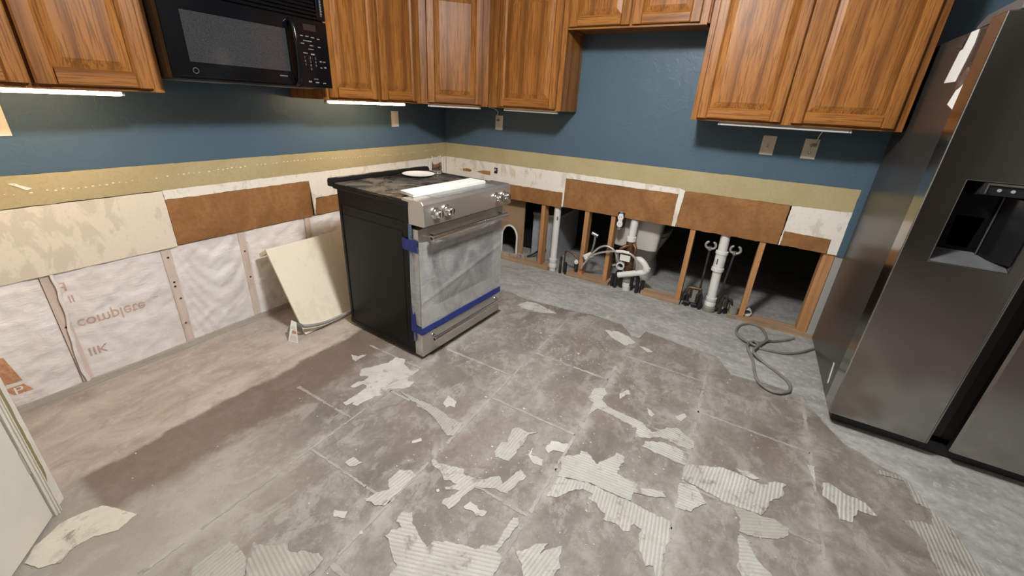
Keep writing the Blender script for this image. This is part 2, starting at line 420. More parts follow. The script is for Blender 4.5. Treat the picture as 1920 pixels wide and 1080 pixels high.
PATCHES=[
(-1.47,0,[(0.942,-1.908),(0.988,-1.838),(1.017,-1.785),(1.015,-1.722),(1.071,-1.707),(1.103,-1.748),(1.129,-1.752),(1.168,-1.769),(1.195,-1.751),(1.193,-1.709),(1.207,-1.764),(1.194,-1.805),(1.219,-1.838),(1.251,-1.827),(1.262,-1.868),(1.243,-1.9),(1.214,-1.919),(1.185,-1.939),(1.196,-1.996),(1.177,-2.017),(1.158,-2.069),(1.155,-2.085),(1.156,-2.109),(1.13,-2.118),(1.118,-2.101),(1.106,-2.138),(1.08,-2.135),(1.084,-2.097),(1.087,-2.02),(1.079,-1.987),(1.047,-1.985),(1.034,-2.032),(1.011,-2.034),(1.012,-1.994),(1.036,-1.963),(1.031,-1.932),(1.004,-1.935),(0.986,-1.952)]),
(-1.55,1,[(1.238,-1.922),(1.31,-1.919),(1.435,-1.913),(1.526,-1.918),(1.567,-1.931),(1.648,-1.93),(1.654,-2.006),(1.629,-2.023),(1.517,-1.972),(1.425,-1.945),(1.33,-1.941)]),
(0.0,0,[(1.479,-1.867),(1.467,-1.813),(1.527,-1.826),(1.549,-1.862),(1.52,-1.865),(1.513,-1.886)]),
(0.0,0,[(1.52,-2.128),(1.543,-2.096),(1.556,-2.105),(1.548,-2.127),(1.53,-2.139)]),
(0.0,0,[(0.789,-1.848),(0.833,-1.836),(0.858,-1.801),(0.862,-1.874),(0.837,-1.874)]),
(0.36,1,[(1.72,-2.396),(1.751,-2.374),(1.782,-2.404),(1.816,-2.415),(1.828,-2.425),(1.878,-2.44),(1.884,-2.41),(1.914,-2.398),(1.914,-2.391),(2.032,-2.351),(2.03,-2.334),(2.067,-2.31),(2.071,-2.279),(2.067,-2.248),(2.069,-2.194),(2.087,-2.183),(2.097,-2.208),(2.092,-2.266),(2.083,-2.328),(2.109,-2.333),(2.11,-2.363),(2.112,-2.395),(2.131,-2.431),(1.918,-2.564),(1.837,-2.568),(1.838,-2.535),(1.79,-2.513),(1.752,-2.487),(1.733,-2.487),(1.738,-2.462),(1.76,-2.433),(1.732,-2.431)]),
(-1.81,1,[(1.668,-2.173),(1.716,-2.148),(1.795,-2.125),(1.808,-2.143),(1.872,-2.134),(1.934,-2.075),(1.966,-2.099),(1.991,-2.001),(2.026,-2.015),(2.03,-2.032),(2.012,-2.05),(2.002,-2.124),(1.953,-2.132),(1.882,-2.165),(1.864,-2.232),(1.869,-2.268),(1.856,-2.293),(1.818,-2.29),(1.814,-2.275),(1.838,-2.227),(1.845,-2.208),(1.795,-2.237),(1.783,-2.23),(1.822,-2.192),(1.762,-2.205),(1.722,-2.185)]),
(0.0,0,[(1.903,-2.226),(1.935,-2.226),(1.942,-2.235),(1.981,-2.227),(1.977,-2.248),(1.955,-2.262),(1.928,-2.253),(1.894,-2.258)]),
(-1.72,1,[(1.586,-2.269),(1.626,-2.243),(1.655,-2.249),(1.654,-2.321),(1.652,-2.409),(1.612,-2.428),(1.571,-2.429),(1.588,-2.385),(1.616,-2.353),(1.583,-2.328)]),
(-1.81,1,[(1.851,-1.98),(1.853,-1.925),(1.92,-1.864),(1.936,-1.955),(1.929,-1.992),(1.872,-2.004)]),
(0.0,0,[(1.984,-1.916),(1.983,-1.871),(1.992,-1.91),(2.046,-1.905),(2.056,-1.937),(2.004,-1.932)]),
(-1.74,1,[(2.14,-2.296),(2.166,-2.266),(2.188,-2.229),(2.219,-2.211),(2.207,-2.258),(2.232,-2.22),(2.26,-2.193),(2.27,-2.245),(2.282,-2.254),(2.278,-2.291),(2.278,-2.318),(2.206,-2.364),(2.175,-2.322)]),
(-0.08,1,[(2.073,-1.436),(2.069,-1.338),(2.117,-1.305),(2.14,-1.335),(2.134,-1.395),(2.172,-1.433),(2.222,-1.439),(2.352,-1.448),(2.405,-1.485),(2.466,-1.41),(2.51,-1.389),(2.546,-1.418),(2.58,-1.438),(2.585,-1.476),(2.573,-1.499),(2.513,-1.499),(2.444,-1.494),(2.399,-1.532),(2.347,-1.558),(2.336,-1.496),(2.273,-1.492),(2.198,-1.475),(2.137,-1.476),(2.112,-1.542),(2.107,-1.445)]),
(0.0,1,[(2.388,-1.597),(2.394,-1.556),(2.47,-1.519),(2.576,-1.521),(2.568,-1.6),(2.52,-1.602),(2.441,-1.602)]),
(0.0,0,[(2.199,-1.296),(2.229,-1.247),(2.249,-1.273),(2.225,-1.301),(2.212,-1.342)]),
(0.0,0,[(2.348,-1.33),(2.391,-1.356),(2.382,-1.381),(2.364,-1.374)]),
(0.0,0,[(2.481,-1.311),(2.513,-1.265),(2.53,-1.288),(2.512,-1.329),(2.491,-1.333)]),
(0.0,0,[(2.029,-1.848),(2.033,-1.794),(2.106,-1.766),(2.107,-1.82),(2.058,-1.837),(2.054,-1.863)]),
(0.0,0,[(1.997,-1.929),(2.042,-1.907),(2.056,-1.937),(2.027,-1.945)]),
(-1.62,1,[(1.85,-1.827),(1.873,-1.802),(1.919,-1.807),(1.96,-1.78),(1.928,-1.822),(1.938,-1.885),(1.918,-1.944),(1.902,-1.977),(1.876,-1.972),(1.871,-1.905)]),
(0.13,1,[(2.109,-1.849),(2.168,-1.795),(2.165,-1.774),(2.194,-1.763),(2.245,-1.803),(2.296,-1.719),(2.299,-1.694),(2.337,-1.7),(2.344,-1.725),(2.327,-1.771),(2.337,-1.806),(2.414,-1.803),(2.431,-1.817),(2.511,-1.784),(2.527,-1.805),(2.477,-1.834),(2.412,-1.851),(2.415,-1.895),(2.338,-1.902),(2.256,-1.905),(2.176,-1.931),(2.131,-1.947),(2.131,-1.913)]),
(-1.48,1,[(2.134,-1.948),(2.177,-1.933),(2.257,-1.907),(2.339,-1.905),(2.415,-1.897),(2.439,-1.902),(2.504,-1.9),(2.565,-1.899),(2.565,-1.935),(2.575,-1.968),(2.563,-2.01),(2.565,-2.076),(2.576,-2.115),(2.56,-2.126),(2.541,-2.091),(2.521,-2.104),(2.489,-2.066),(2.477,-2.026),(2.477,-1.986),(2.451,-1.984),(2.441,-1.994),(2.442,-2.014),(2.425,-2.029),(2.391,-2.015),(2.346,-2.026),(2.346,-2.001),(2.325,-1.992),(2.3,-1.974),(2.272,-1.974),(2.281,-1.945),(2.242,-1.946),(2.208,-1.973),(2.17,-2.034),(2.134,-2.052),(2.136,-1.982)]),
(-1.69,1,[(2.571,-1.593),(2.71,-1.522),(2.778,-1.523),(2.853,-1.526),(2.894,-1.481),(2.935,-1.472),(2.925,-1.5),(2.928,-1.539),(2.879,-1.597),(2.866,-1.65),(2.849,-1.685),(2.793,-1.69),(2.732,-1.698),(2.676,-1.691),(2.619,-1.684),(2.575,-1.684),(2.565,-1.684)]),
(0.06,1,[(2.563,-1.706),(2.619,-1.687),(2.668,-1.745),(2.624,-1.799),(2.622,-1.818),(2.567,-1.829)]),
(0.49,1,[(2.754,-1.697),(2.849,-1.688),(2.895,-1.674),(2.939,-1.689),(2.934,-1.723),(2.901,-1.76),(2.813,-1.8),(2.781,-1.801),(2.782,-1.746)]),
(0.44,1,[(2.781,-1.807),(2.822,-1.821),(2.814,-1.841),(2.838,-1.882),(2.883,-1.91),(2.886,-1.921),(2.803,-1.974),(2.779,-1.943),(2.788,-1.884),(2.779,-1.848)]),
(0.0,0,[(2.758,-1.499),(2.801,-1.486),(2.844,-1.503),(2.825,-1.515),(2.788,-1.517)]),
(0.0,0,[(3.025,-1.301),(3.051,-1.292),(3.045,-1.387),(3.033,-1.351)]),
(-1.72,1,[(3.07,-1.373),(3.097,-1.36),(3.147,-1.388),(3.208,-1.395),(3.236,-1.443),(3.212,-1.451),(3.176,-1.453),(3.147,-1.527),(3.109,-1.537),(3.104,-1.469),(3.063,-1.45)]),
(-1.55,1,[(3.312,-1.412),(3.379,-1.379),(3.414,-1.37),(3.426,-1.292),(3.381,-1.276),(3.382,-1.213),(3.373,-1.169),(3.282,-1.184),(3.293,-1.155),(3.377,-1.149),(3.469,-1.156),(3.572,-1.138),(3.574,-1.175),(3.488,-1.253),(3.499,-1.316),(3.559,-1.291),(3.649,-1.28),(3.627,-1.374),(3.566,-1.495),(3.373,-1.617),(3.365,-1.534),(3.367,-1.478),(3.348,-1.439)]),
(0.0,0,[(3.608,-1.034),(3.657,-0.976),(3.726,-0.944),(3.783,-0.946),(3.779,-1.005),(3.71,-1.08),(3.656,-1.092)]),
(-0.21,1,[(1.391,-2.733),(1.44,-2.713),(1.479,-2.677),(1.517,-2.686),(1.541,-2.676),(1.543,-2.662),(1.589,-2.646),(1.625,-2.64),(1.632,-2.697),(1.65,-2.72),(1.495,-2.817),(1.425,-2.766)]),
(-1.55,1,[(1.316,-2.846),(1.322,-2.771),(1.404,-2.764),(1.439,-2.778),(1.488,-2.822),(1.357,-2.904),(1.312,-2.869)]),
(0.0,0,[(1.515,-2.517),(1.557,-2.494),(1.569,-2.516),(1.532,-2.536)]),
(-1.73,1,[(1.377,-2.362),(1.383,-2.323),(1.436,-2.324),(1.41,-2.367)]),
(0.0,0,[(1.258,-0.743),(1.298,-0.655),(1.361,-0.634),(1.461,-0.663),(1.557,-0.691),(1.447,-0.748),(1.316,-0.768)]),
(0.0,0,[(1.923,-0.708),(2.008,-0.675),(2.084,-0.7),(2.142,-0.748),(2.094,-0.817),(1.992,-0.778)]),
(0.0,0,[(2.171,-0.776),(2.201,-0.766),(2.26,-0.79),(2.233,-0.813)])]
STRIP_EDGE=[(1.128,-0.592),(1.202,-0.619),(1.584,-0.59),(1.776,-0.551),(2.0,-0.567),(2.099,-0.675),(2.147,-0.682),(2.156,-0.619),(2.164,-0.564),(2.338,-0.587),(2.548,-0.617),(2.612,-0.628),(2.692,-0.77),(2.824,-0.755),(2.933,-0.748),(3.044,-0.763)]
CREAM=[(0.826,-2.933),(0.922,-2.902),(0.962,-2.889),(0.981,-2.943),(0.943,-2.99),(0.935,-3.026),(0.942,-3.05),(0.962,-3.073),(0.931,-3.112),(0.877,-3.133),(0.832,-3.099),(0.816,-3.064),(0.797,-3.036),(0.796,-3.012)]
# ================================================================== SETTING
XR, YB = 4.75, -5.6
floor = struct(MB().box(-.12, XR+.1, YB, 0.0, -.06, 0).build('floor', SLAB))
struct(MB().box(-.12, XR+.1, 0.0, 2.7, -.06, -.002).build('floor', STRIP))
struct(MB().box(-.12, XR+.1, YB-.1, 2.8, 2.44, 2.5).build('ceiling', CEIL))
struct(MB().box(XR, XR+.1, YB, 2.7, 0, 2.44).build('wall_right', ROOM_T))
struct(MB().box(-.12, XR+.1, YB-.1, YB, 0, 2.44).build('wall_rear', ROOM_D))
struct(MB().box(-.12, XR+.1, 2.6, 2.7, 0, 2.44).build('wall_bathroom_rear', ROOM_T))
struct(MB().box(-.12, -.02, .115, 2.6, 0, 2.44).build('wall_bathroom_left', ROOM_T))
# skim-concrete strips (raised a few millimetres above the scraped slab)
sp = [(.0, 0.0), (.0, -.55), (.5, -.57), (.9, -.60)]+STRIP_EDGE+[(3.063, -.825), (3.181, -1.047), (3.285, -1.122), (3.392, -1.165), (3.424, -1.273), (3.474, -1.367), (3.511, -1.514), (3.7, -1.75), (4.6, -1.9), (4.7, 0.0)]
MB().prism(jag(sp, .03, .007, 3, 18)[::-1], 2, 0, .005).build('skim_strip', STRIP, floor)['label'] = 'grey skim concrete strip along the opened wall'
MB().prism(jag(CREAM, .012, .004, 5), 2, 0, .003).build('leveller_patch', CREAMC, floor)
rp = random.Random(3); DIM = {1, 24, 29, 31, 32}
for i, (a, k, pl) in enumerate(PATCHES):
    c = sum((Vector(p) for p in pl), Vector((0, 0)))/len(pl)
    ca, sa = math.cos(-a), math.sin(-a)
    q = [((p[0]-c.x)*ca-(p[1]-c.y)*sa, (p[0]-c.x)*sa+(p[1]-c.y)*ca) for p in pl]
    o = MB().prism(jag(q, .008, .0046, i, 55), 2, 0, .0025+.0006*(i % 3)).build('mortar_patch', (MORTAR_D if i in DIM else MORTAR_R) if k else MORTAR, floor, local=True)
    o.location = (c.x, c.y, 0); o.rotation_euler = (0, 0, a)
def ridge(x0, y0, x1, y1, wd, seed):
    d = Vector((x1-x0, y1-y0)); L = d.length; d /= L; n = Vector((-d.y, d.x)); t = 0; r = random.Random(seed)
    while t < L-.02:
        l = min(L-t, r.uniform(.12, .45)); h = wd*r.uniform(.35, .75)
        a = Vector((x0, y0))+d*t; b = a+d*l; w1, w2 = h, wd*r.uniform(.3, .7)
        pl = [tuple(a-n*w1*.5), tuple(b-n*w2*.5), tuple(b+n*w2*.5), tuple(a+n*w1*.5)]
        MB().prism(jag(pl, .008, .0042, seed*13+int(t*100), 60), 2, 0, .0016).build('grout_ridge', GROUT, floor)
        t += l+r.choice([0, 0, .01, .05, .12])
for i, (x, a, b) in enumerate(((1.20, -1.72, -3.2), (1.655, -.72, -3.1), (2.11, -.75, -2.75), (2.572, -.66, -2.3), (3.04, -.76, -1.75))): ridge(x, a, x, b, .022, i+1)
for i, (y, a, b) in enumerate(((-2.18, .80, 1.19), (-1.72, .80, 1.19), (-2.39, 1.2, 1.655), (-1.945, 1.2, 1.655), (-1.49, 1.2, 1.655), (-2.16, 1.66, 2.11), (-1.70, 1.66, 2.11), (-1.22, 1.66, 2.11), (-.93, 2.11, 2.57), (-1.45, 2.11, 2.57), (-1.92, 2.11, 2.57), (-1.21, 2.57, 3.04), (-1.70, 2.57, 3.04), (-2.64, 1.66, 2.11))): ridge(a, y, b, y, .024, 40+i)
# crumbs and chips scattered over the slab
cm = MB()
for i in range(420):
    g = rp.random()
    if g < .6: x, y = rp.gauss(2.1, .45), rp.gauss(-1.75, .5)
    elif g < .8: x, y = rp.uniform(.1, 3.1), rp.uniform(-2.9, -.1)
    else: x, y = rp.gauss(1.75, .2), rp.gauss(-1.1, .2)
    if not (.05 < x < 3.1 and -3 < y < -.05): continue
    if .5 < x < 1.2 and -1.7 < y < -.85: continue
    r = rp.uniform(.0012, .0045)*(2.4 if rp.random() < .05 else 1); k = rp.randint(4, 6); a0 = rp.random()*6
    pl = [(x+r*rp.uniform(.5, 1.3)*math.cos(a0+6.283*j/k), y+r*rp.uniform(.4, 1)*math.sin(a0+6.283*j/k)) for j in range(k)]
    zb = .005 if y > -.55 else 0
    cm.prism(pl, 2, zb, zb+rp.uniform(.0012, .003))
cr = cm.build('mortar_crumbs', CHIP, floor); cr['kind'] = 'stuff'
# ------------------------------------------------------------------ left wall (insulated outside wall), face at x = 0
WLf = struct(MB().box(-.013, 0, -3.0, 0, 1.016, 2.44).build('wall_left', BLUE))
def lw(name, poly, x0, x1, mat, jg=.003, seed=1, step=.012): return MB().prism(jag(poly, step, jg, seed, 30), 0, x0, x1).build(name, mat, WLf)
lw('tan_glue_band', [(-3.0, .889), (0, .889), (0, 1.0155), (-3.0, 1.0155)], -.012, -.001, TAN, .0022, 2)
lw('scraped_drywall', [(-3.0, .588), (-2.234, .592), (-2.236, .885), (-3.0, .885)], -.013, -.003, CREAM_W, .0012, 3)
lw('torn_drywall', [(-2.234, .840), (-1.434, .836), (-1.42, .60), (-1.40, .716), (0, .716), (0, .894), (-2.234, .890)], -.013, -.0025, TORN, .002, 4)
lw('kraft_panel', [(-2.232, .597), (-1.436, .597), (-1.437, .834), (-2.232, .839)], -.013, -.0045, KRAFT, .0012, 5)
lw('kraft_panel', [(-1.414, .597), (0, .60), (0, .712), (-1.414, .712)], -.013, -.0045, KRAFT, .004, 6)
for yc in (-2.98, -2.722, -2.290, -1.912, -1.480, -1.07, -.65):
    MB().box(-.102, -.0135, yc-.019, yc+.019, .038, .60).build('stud', STUD_F, WLf)
MB().prism(jag([(-.102, -3.0), (-.006, -3.0), (-.006, -.03), (-.102, -.03)], .03, .003, 8, 20), 2, 0, .036).build('sole_plate', PLATE_G, WLf)
MB().box(-.115, -.102, -3.0, 0, 0, 2.44).build('sheathing', simple('sheathing_board', (.10, .08, .06), .9), WLf)
bd = MB(); rb = random.Random(5)
for k in range(120):
    y = -2.95+k*.0235
    if rb.random() < .75:
        z = .955+.012*math.sin(y*3)+rb.uniform(-.003, .003)+.012*(y+2.9)/2.9; s_ = rb.uniform(.0015, .0035)
        bd.box(-.002, .0008, y-s_, y+s_*1.6, z-s_*.8, z+s_*.8)
b_ = bd.build('glue_dot_line', simple('dried_glue', (.78, .73, .60), .6), WLf); b_['kind'] = 'stuff'
bd = MB()
for (yc, z) in ((-2.29, .54), (-2.29, .40), (-2.285, .375), (-2.285, .30), (-2.29, .15), (-1.912, .47), (-1.912, .30), (-2.725, .33)):
    bd.lathe([(.006, 0), (.005, .0015), (.0, .002)], (-.0135, yc+rb.uniform(-.006, .006), z), 'x', 8)
bd.build('nail_head', IRON, WLf)['kind'] = 'stuff'
MB().prism(jag([(-2.72, .985), (-2.70, .988), (-2.685, .972), (-2.66, .960), (-2.675, .955), (-2.70, .972)], .005, .002, 3), 0, -.002, .002).build('torn_paper_curl', TORN, WLf)
# ------------------------------------------------------------------ insulation batts
def batt(label, y0, y1, seed, flap=0, flow=0):
    z0, z1 = .037, .592
    def surf(y, z):
        u = (y-y0)/(y1-y0); u = min(max(u, 0), 1)
        b = (1-abs(2*u-1)**3.)
        vz = (z-z0)/(z1-z0)
        x = -.017+.011*b*(.45+.55*math.sin(PI*min(max(vz, 0), 1)))
        sw = math.sin((z*50-60*(u-.62)**2+4*noise.noise(Vector((y*4, z*3, seed)))) + seed)
        x += .0055*flow*sw*b*(.6+.4*noise.noise(Vector((y*5, z*5, seed+1))))+.0058*noise.noise(Vector((y*9+seed, z*12, seed)))+.0034*noise.noise(Vector((y*26, z*30, seed+3)))
        x += .007*max(0, noise.noise(Vector((y*14-z*18, (y+z)*3, seed+8))))*b
        return min(x, -.0008)
    def fn(i, j):
        z = z0+(z1-z0)*j; e0 = y0
        if flap: e0 = y0-flap*(.55+.45*math.sin(z*8.5+.4))-.010*noise.noise(Vector((z*14, 2, seed)))
        y = e0+(y1-e0)*i
        x = surf(y, z)
        if flap and i < .04: x = -.003
        if not flap and i == 0: x = -.022
        if i == 1: x = -.022
        return (x, y, z)
    m = MB().grid(fn, 46, 62)
    yc = (y0+y1)/2
    o = m.build('insulation_batt', FILM, None, org=(-.02, yc, z0), smooth=True)
    MB().box(-.098, -.032, y0+.004, y1-.004, z0, z1).build('wool_core', simple('pink_wool', (.60, .42, .38), .95), o, bevel=.01)
    tag(o, label, 'insulation', 'film-faced insulation batts in the left wall'); return o, surf
b1, s1_ = batt('film-faced batt at the white wall end, with orange printed block', -2.962, -2.742, 1, 0, .2)
b2, s2_ = batt('film-faced insulation batt printed with upside-down pink lettering', -2.706, -2.305, 2, .030, .25)
b3, s3_ = batt('film-faced insulation batt with deep curved folds, no print', -2.274, -1.926, 3, 0, 1.)
b4, s4_ = batt('film-faced insulation batt behind the leaning cream board', -1.892, -1.500, 4, 0, .5)
b5, s5_ = batt('short strip of insulation film between cream board and range', -1.460, -1.090, 5, 0, .6)
def print_on(bt, sf, txt, size, y, z, mat, flipz=False, flipy=False, sx=1.0, rot=0, name='printed_lettering'):
    me = text_mesh(txt, size); bm = bmesh.new(); bm.from_mesh(me); bpy.data.meshes.remove(me)
    bmesh.ops.triangulate(bm, faces=bm.faces)
    bmesh.ops.subdivide_edges(bm, edges=[e for e in bm.edges if e.calc_length() > .008], cuts=2, use_grid_fill=False)
    bmesh.ops.triangulate(bm, faces=bm.faces)
    ws = max(v.co.x for v in bm.verts)
    org = wl(bt)
    for v in bm.verts:
        a, b = v.co.x*sx, v.co.y
        if flipy: a = ws*sx-a
        if flipz: b = size*.5-b
        a, b = a*math.cos(rot)-b*math.sin(rot), a*math.sin(rot)+b*math.cos(rot)
        Y, Z = y+a, z+b
        v.co = Vector((sf(Y, Z)+.0022, Y, Z))-org
    me = bpy.data.meshes.new(name); bm.to_mesh(me); bm.free(); me.materials.append(mat)
    o = bpy.data.objects.new(name, me); COL.objects.link(o); o.parent = bt; WL[o] = org; return o
print_on(b2, s2_, 'complete', .078, -2.688, .312, PRINT, flipz=True, sx=.86)
print_on(b2, s2_, 'TM', .018, -2.40, .345, PRINT)
print_on(b2, s2_, 'F', .060, -2.70, .500, PRINT, flipz=False, flipy=True, sx=1.1)
print_on(b2, s2_, 'll', .050, -2.685, .440, PRINT)
print_on(b2, s2_, 'IIK', .062, -2.690, .165, PRINT, flipz=True)
og = wl(b1)
for (ya, yb, za, zb) in ((-2.975, -2.918, .155, .285), (-2.957, -2.900, .098, .138)):
    m = MB().grid(lambda i, j: (s1_(ya+(yb-ya)*i, za+(zb-za)*j)+.0022, ya+(yb-ya)*i+.02*(.5-j), za+(zb-za)*j), 8, 10)
    m.build('printed_block', PRINT_O, b1)
print_on(b1, s1_, 'P', .05, -2.945, .10, PAPER, sx=1.2, name='printed_letter').location.x += .0012
# ------------------------------------------------------------------ stub, diagonal wall end and white door at the left edge
dO = Vector((.68, -2.995, 0)); dd = Vector((.788, -.616, 0)); dn = Vector((.616, .788, 0))
DM = Matrix(((dd.x, -dn.x, 0, dO.x), (dd.y, -dn.y, 0, dO.y), (0, 0, 1, 0), (0, 0, 0, 1)))   # local: x along wall, y into wall, z up
struct(MB().box(-.115, .675, -3.11, -2.998, 0, 2.44).build('wall_stub', DRY_E))
wd = MB().prism([(0, 0), (.08, 0), (.08, 2.06), (.92, 2.06), (.92, 0), (1.25, 0), (1.25, 2.44), (0, 2.44)], 1, 0, .11, DM)
wdo = struct(wd.build('wall_diagonal', DRY_E))
MB().prism(jag([(.020, .135), (.034, .10), (.060, .07), (.062, 2.05), (.019, 2.05)], .02, .0018, 4), 1, -.0022, 0, DM).build('olive_paint_strip', OLIVE, wdo)
struct(MB().box(1.66, 1.76, YB, -3.77, 0, 2.44).build('wall_left_rear', ROOM_D))
tr = MB()
tr.box(.050, .078, -.016, -.001, .0, 2.09, DM).box(.0545, .058, -.020, -.016, 0, 2.09, DM).box(.064, .069, -.0205, -.016, 0, 2.09, DM)
struct(tr.build('trim_1', WHITE_P, bevel=.0015))
dr = struct(MB().box(.083, .90, -.012, .025, .012, 2.04, DM).build('door_1', WHITE_P, bevel=.002))
for k, z in enumerate((1.75, .25)):
    MB().lathe([(.006, -.045), (.006, .045)], DM @ Vector((.081, -.010, z)), 'z', 10).build('hinge', CHROME, dr, smooth=True)
MB().lathe([(.012, 0), (.012, .03), (.027, .04), (.027, .06), (.0, .066)], (0, 0, 0), 'y', 16).build('door_knob', CHROME, dr, local=True, smooth=True)
kn = bpy.data.objects['door_knob']; kn.matrix_local = DM @ Matrix.Translation((.84, -.012, 1.0)) @ Matrix.Rotation(PI, 4, 'Z')
# ------------------------------------------------------------------ plumbing wall, face at y = 0
wb = MB().prism([(0, 1.016), (3.106, 1.016), (3.106, .60), (XR, .60), (XR, 2.44), (0, 2.44)], 1, 0, .013)
WB = struct(wb.build('wall_back', BLUE))
def bw(name, poly, y0, y1, mat, jg=.003, seed=1, step=.012): return MB().prism(jag(poly, step, jg, seed, 30), 1, y0, y1).build(name, mat, WB)
bw('tan_glue_band', [(0, .889), (2.12, .886), (2.16, .872), (2.45, .872), (2.79, .872), (3.05, .878), (3.106, .88), (3.106, 1.0155), (0, 1.0155)], .001, .012, TAN, .0030, 12)
bw('torn_drywall', [(0, .724), (.44, .724), (.5, .72), (1.225, .722), (1.225, .602), (1.238, .602), (1.240, .842), (2.113, .842), (2.112, .605), (2.138, .605), (2.156, .875), (2.1, .892), (0, .893)], .0025, .013, TORN, .0028, 13)
bw('kraft_panel', [(0, .59), (1.222, .592), (1.222, .720), (0, .722)], .0045, .013, KRAFT, .0022, 14)
bw('kraft_panel', [(1.240, .604), (2.110, .605), (2.111, .840), (1.242, .838)], .0045, .013, KRAFT, .0012, 15)
bw('kraft_panel', [(2.140, .606), (2.788, .607), (2.79, .87), (2.7, .878), (2.45, .884), (2.22, .884), (2.158, .893)], .0045, .013, KRAFT, .0035, 16)
bw('kraft_panel', [(2.80, .607), (3.050, .604), (3.052, .698), (2.802, .704)], .0045, .013, KRAFT, .0025, 17)
bw('torn_drywall', [(2.792, .606), (2.799, .606), (2.801, .703), (3.054, .697), (3.058, .603), (3.106, .603), (3.106, .884), (2.80, .878)], .0028, .013, TORN, .0020, 18)
# torn brown flap pointing at a cut-in box, left of the plumbing wall
bw('torn_kraft_flap', [(.36, .792), (.42, .806), (.505, .812), (.506, .776), (.43, .778)], -.001, .003, kraft('kraft_flap', 1.5), .002, 19, .006)
bw('torn_kraft_flap', [(.20, .80), (.26, .806), (.30, .795), (.29, .783), (.20, .778)], -.001, .003, kraft('kraft_flap_b', 1.5), .004, 20, .006)
ob = MB().box(.548, .582, -.003, .02, .798, .848)
ob = ob.build('cut_in_box', HOLE, WB, bevel=.003)
MB().tube(smooth_path([(.555, -.006, .815), (.56, -.012, .832), (.568, -.010, .838), (.572, -.008, .825), (.56, -.006, .822)], 4), .0022, 6).build('wire', PAPER, ob)
# framing
for (x, sw) in ((1.055, .036), (1.452, .036), (1.672, .034), (2.262, .036), (2.706, .036), (3.085, .038)):
    o = MB().box(x-sw/2, x+sw/2, .014, .102, .036, .64).build('stud', STUD_Z, WB, bevel=.002)
MB().box(3.045, 3.067, .02, .102, .036, .64).build('stud', STUD_Z, WB, bevel=.002)
for (a, b) in ((.0, 1.150), (1.335, 1.712), (1.985, 2.285), (2.685, 3.145)):
    MB().prism(jag([(a, -.002), (b, -.002), (b, .10), (a, .10)], .03, .003, int(a*9), 20), 2, 0, .036).build('sole_plate', STUD_X, WB)
MB().box(0, 3.106, .014, .102, .64, .66).build('blocking', VOID, WB)
MB().box(0, XR, .102, .115, .62, 2.44).build('bathroom_drywall', ROOM_T, WB)
MB().box(3.106, XR, .014, .115, 0, .62).build('bathroom_drywall', ROOM_T, WB)
# paper-backed board with the arched opening seen beside the range
ar = [(.60+.0825*(1-math.cos(t)), .20+.115*math.sin(t)) for t in [PI*k/14 for k in range(15)]]
pb = MB().prism([(0, .0), (.60, .0)]+ar+[(.765, .0), (.83, .0), (.83, .62), (0, .62)], 1, .104, .116).build('paper_backed_board', simple('tan_board_paper', (.33, .215, .125), .85, bump=.3), WB)
MB().tube([(.60, .100, .03)]+[(a, .100, b) for a, b in ar]+[(.765, .100, .03)], .009, 8).build('arch_rim', PVC, pb, smooth=True)
MB().box(.55, .82, .45, .47, 0, .5).build('arch_shade_sheet', VOID, pb)  # black sheet stands in for the shade inside the arch
rb = random.Random(9); m = MB()
for k in range(60):
    x, y, z = rb.gauss(.70, .06), rb.uniform(.03, .095), .036; s_ = rb.uniform(.006, .018)
    m.box(x-s_, x+s_, y-s_*.7, y+s_*.7, z, z+s_*rb.uniform(.6, 1.8), Matrix.Translation((x, y, z)) @ Matrix.Rotation(rb.random()*3, 4, 'Z') @ Matrix.Translation((-x, -y, -z)))
ru = m.build('rubble', simple('pale_rubble', (.42, .35, .30), .9, bump=.4), WB); ru['kind'] = 'stuff'
# ================================================================== WALL CABINETS
def door_parts(root, x0, x1, z0, z1, y, fw=.058):
    p = MB(); a, b, c_, d = x0+fw-.004, x1-fw+.004, z0+fw-.004, z1-fw+.004; e = .036
    lo, hi = y+.007, y+.0175
    pts = [(a, lo, c_), (b, lo, c_), (b, lo, d), (a, lo, d), (a+e, hi, c_+e), (b-e, hi, c_+e), (b-e, hi, d-e), (a+e, hi, d-e)]
    pts = [(a, y+.002, c_), (b, y+.002, c_), (b, y+.002, d), (a, y+.002, d)]+pts
    p.v = [Vector(q) for q in pts]
    p.f = [[0, 1, 2, 3]]+[[i, (i+1) % 4, 4+(i+1) % 4, 4+i] for i in range(4)]+[[4+i, 4+(i+1) % 4, 8+(i+1) % 4, 8+i] for i in range(4)]+[[8, 9, 10, 11]]
    dr_ = p.build('door', OAK_V, root, local=True)
    for (xa, s_) in ((x0, 1), (x1, -1)):
        MB().prism([(xa, y), (xa, y+.016), (xa+s_*.005, y+.021), (xa+s_*(fw-.010), y+.021), (xa+s_*fw, y+.012), (xa+s_*fw, y)], 2, z0, z1).build('stile', OAK_V, dr_, local=True)
    for (za, s_) in ((z0, 1), (z1, -1)):
        MB().prism([(y, za), (y+.016, za), (y+.0207, za+s_*.005), (y+.0207, za+s_*(fw-.010)), (y+.012, za+s_*fw), (y, za+s_*fw)], 0, x0+fw-.001, x1-fw+.001).build('rail', OAK_H, dr_, local=True)
    return dr_
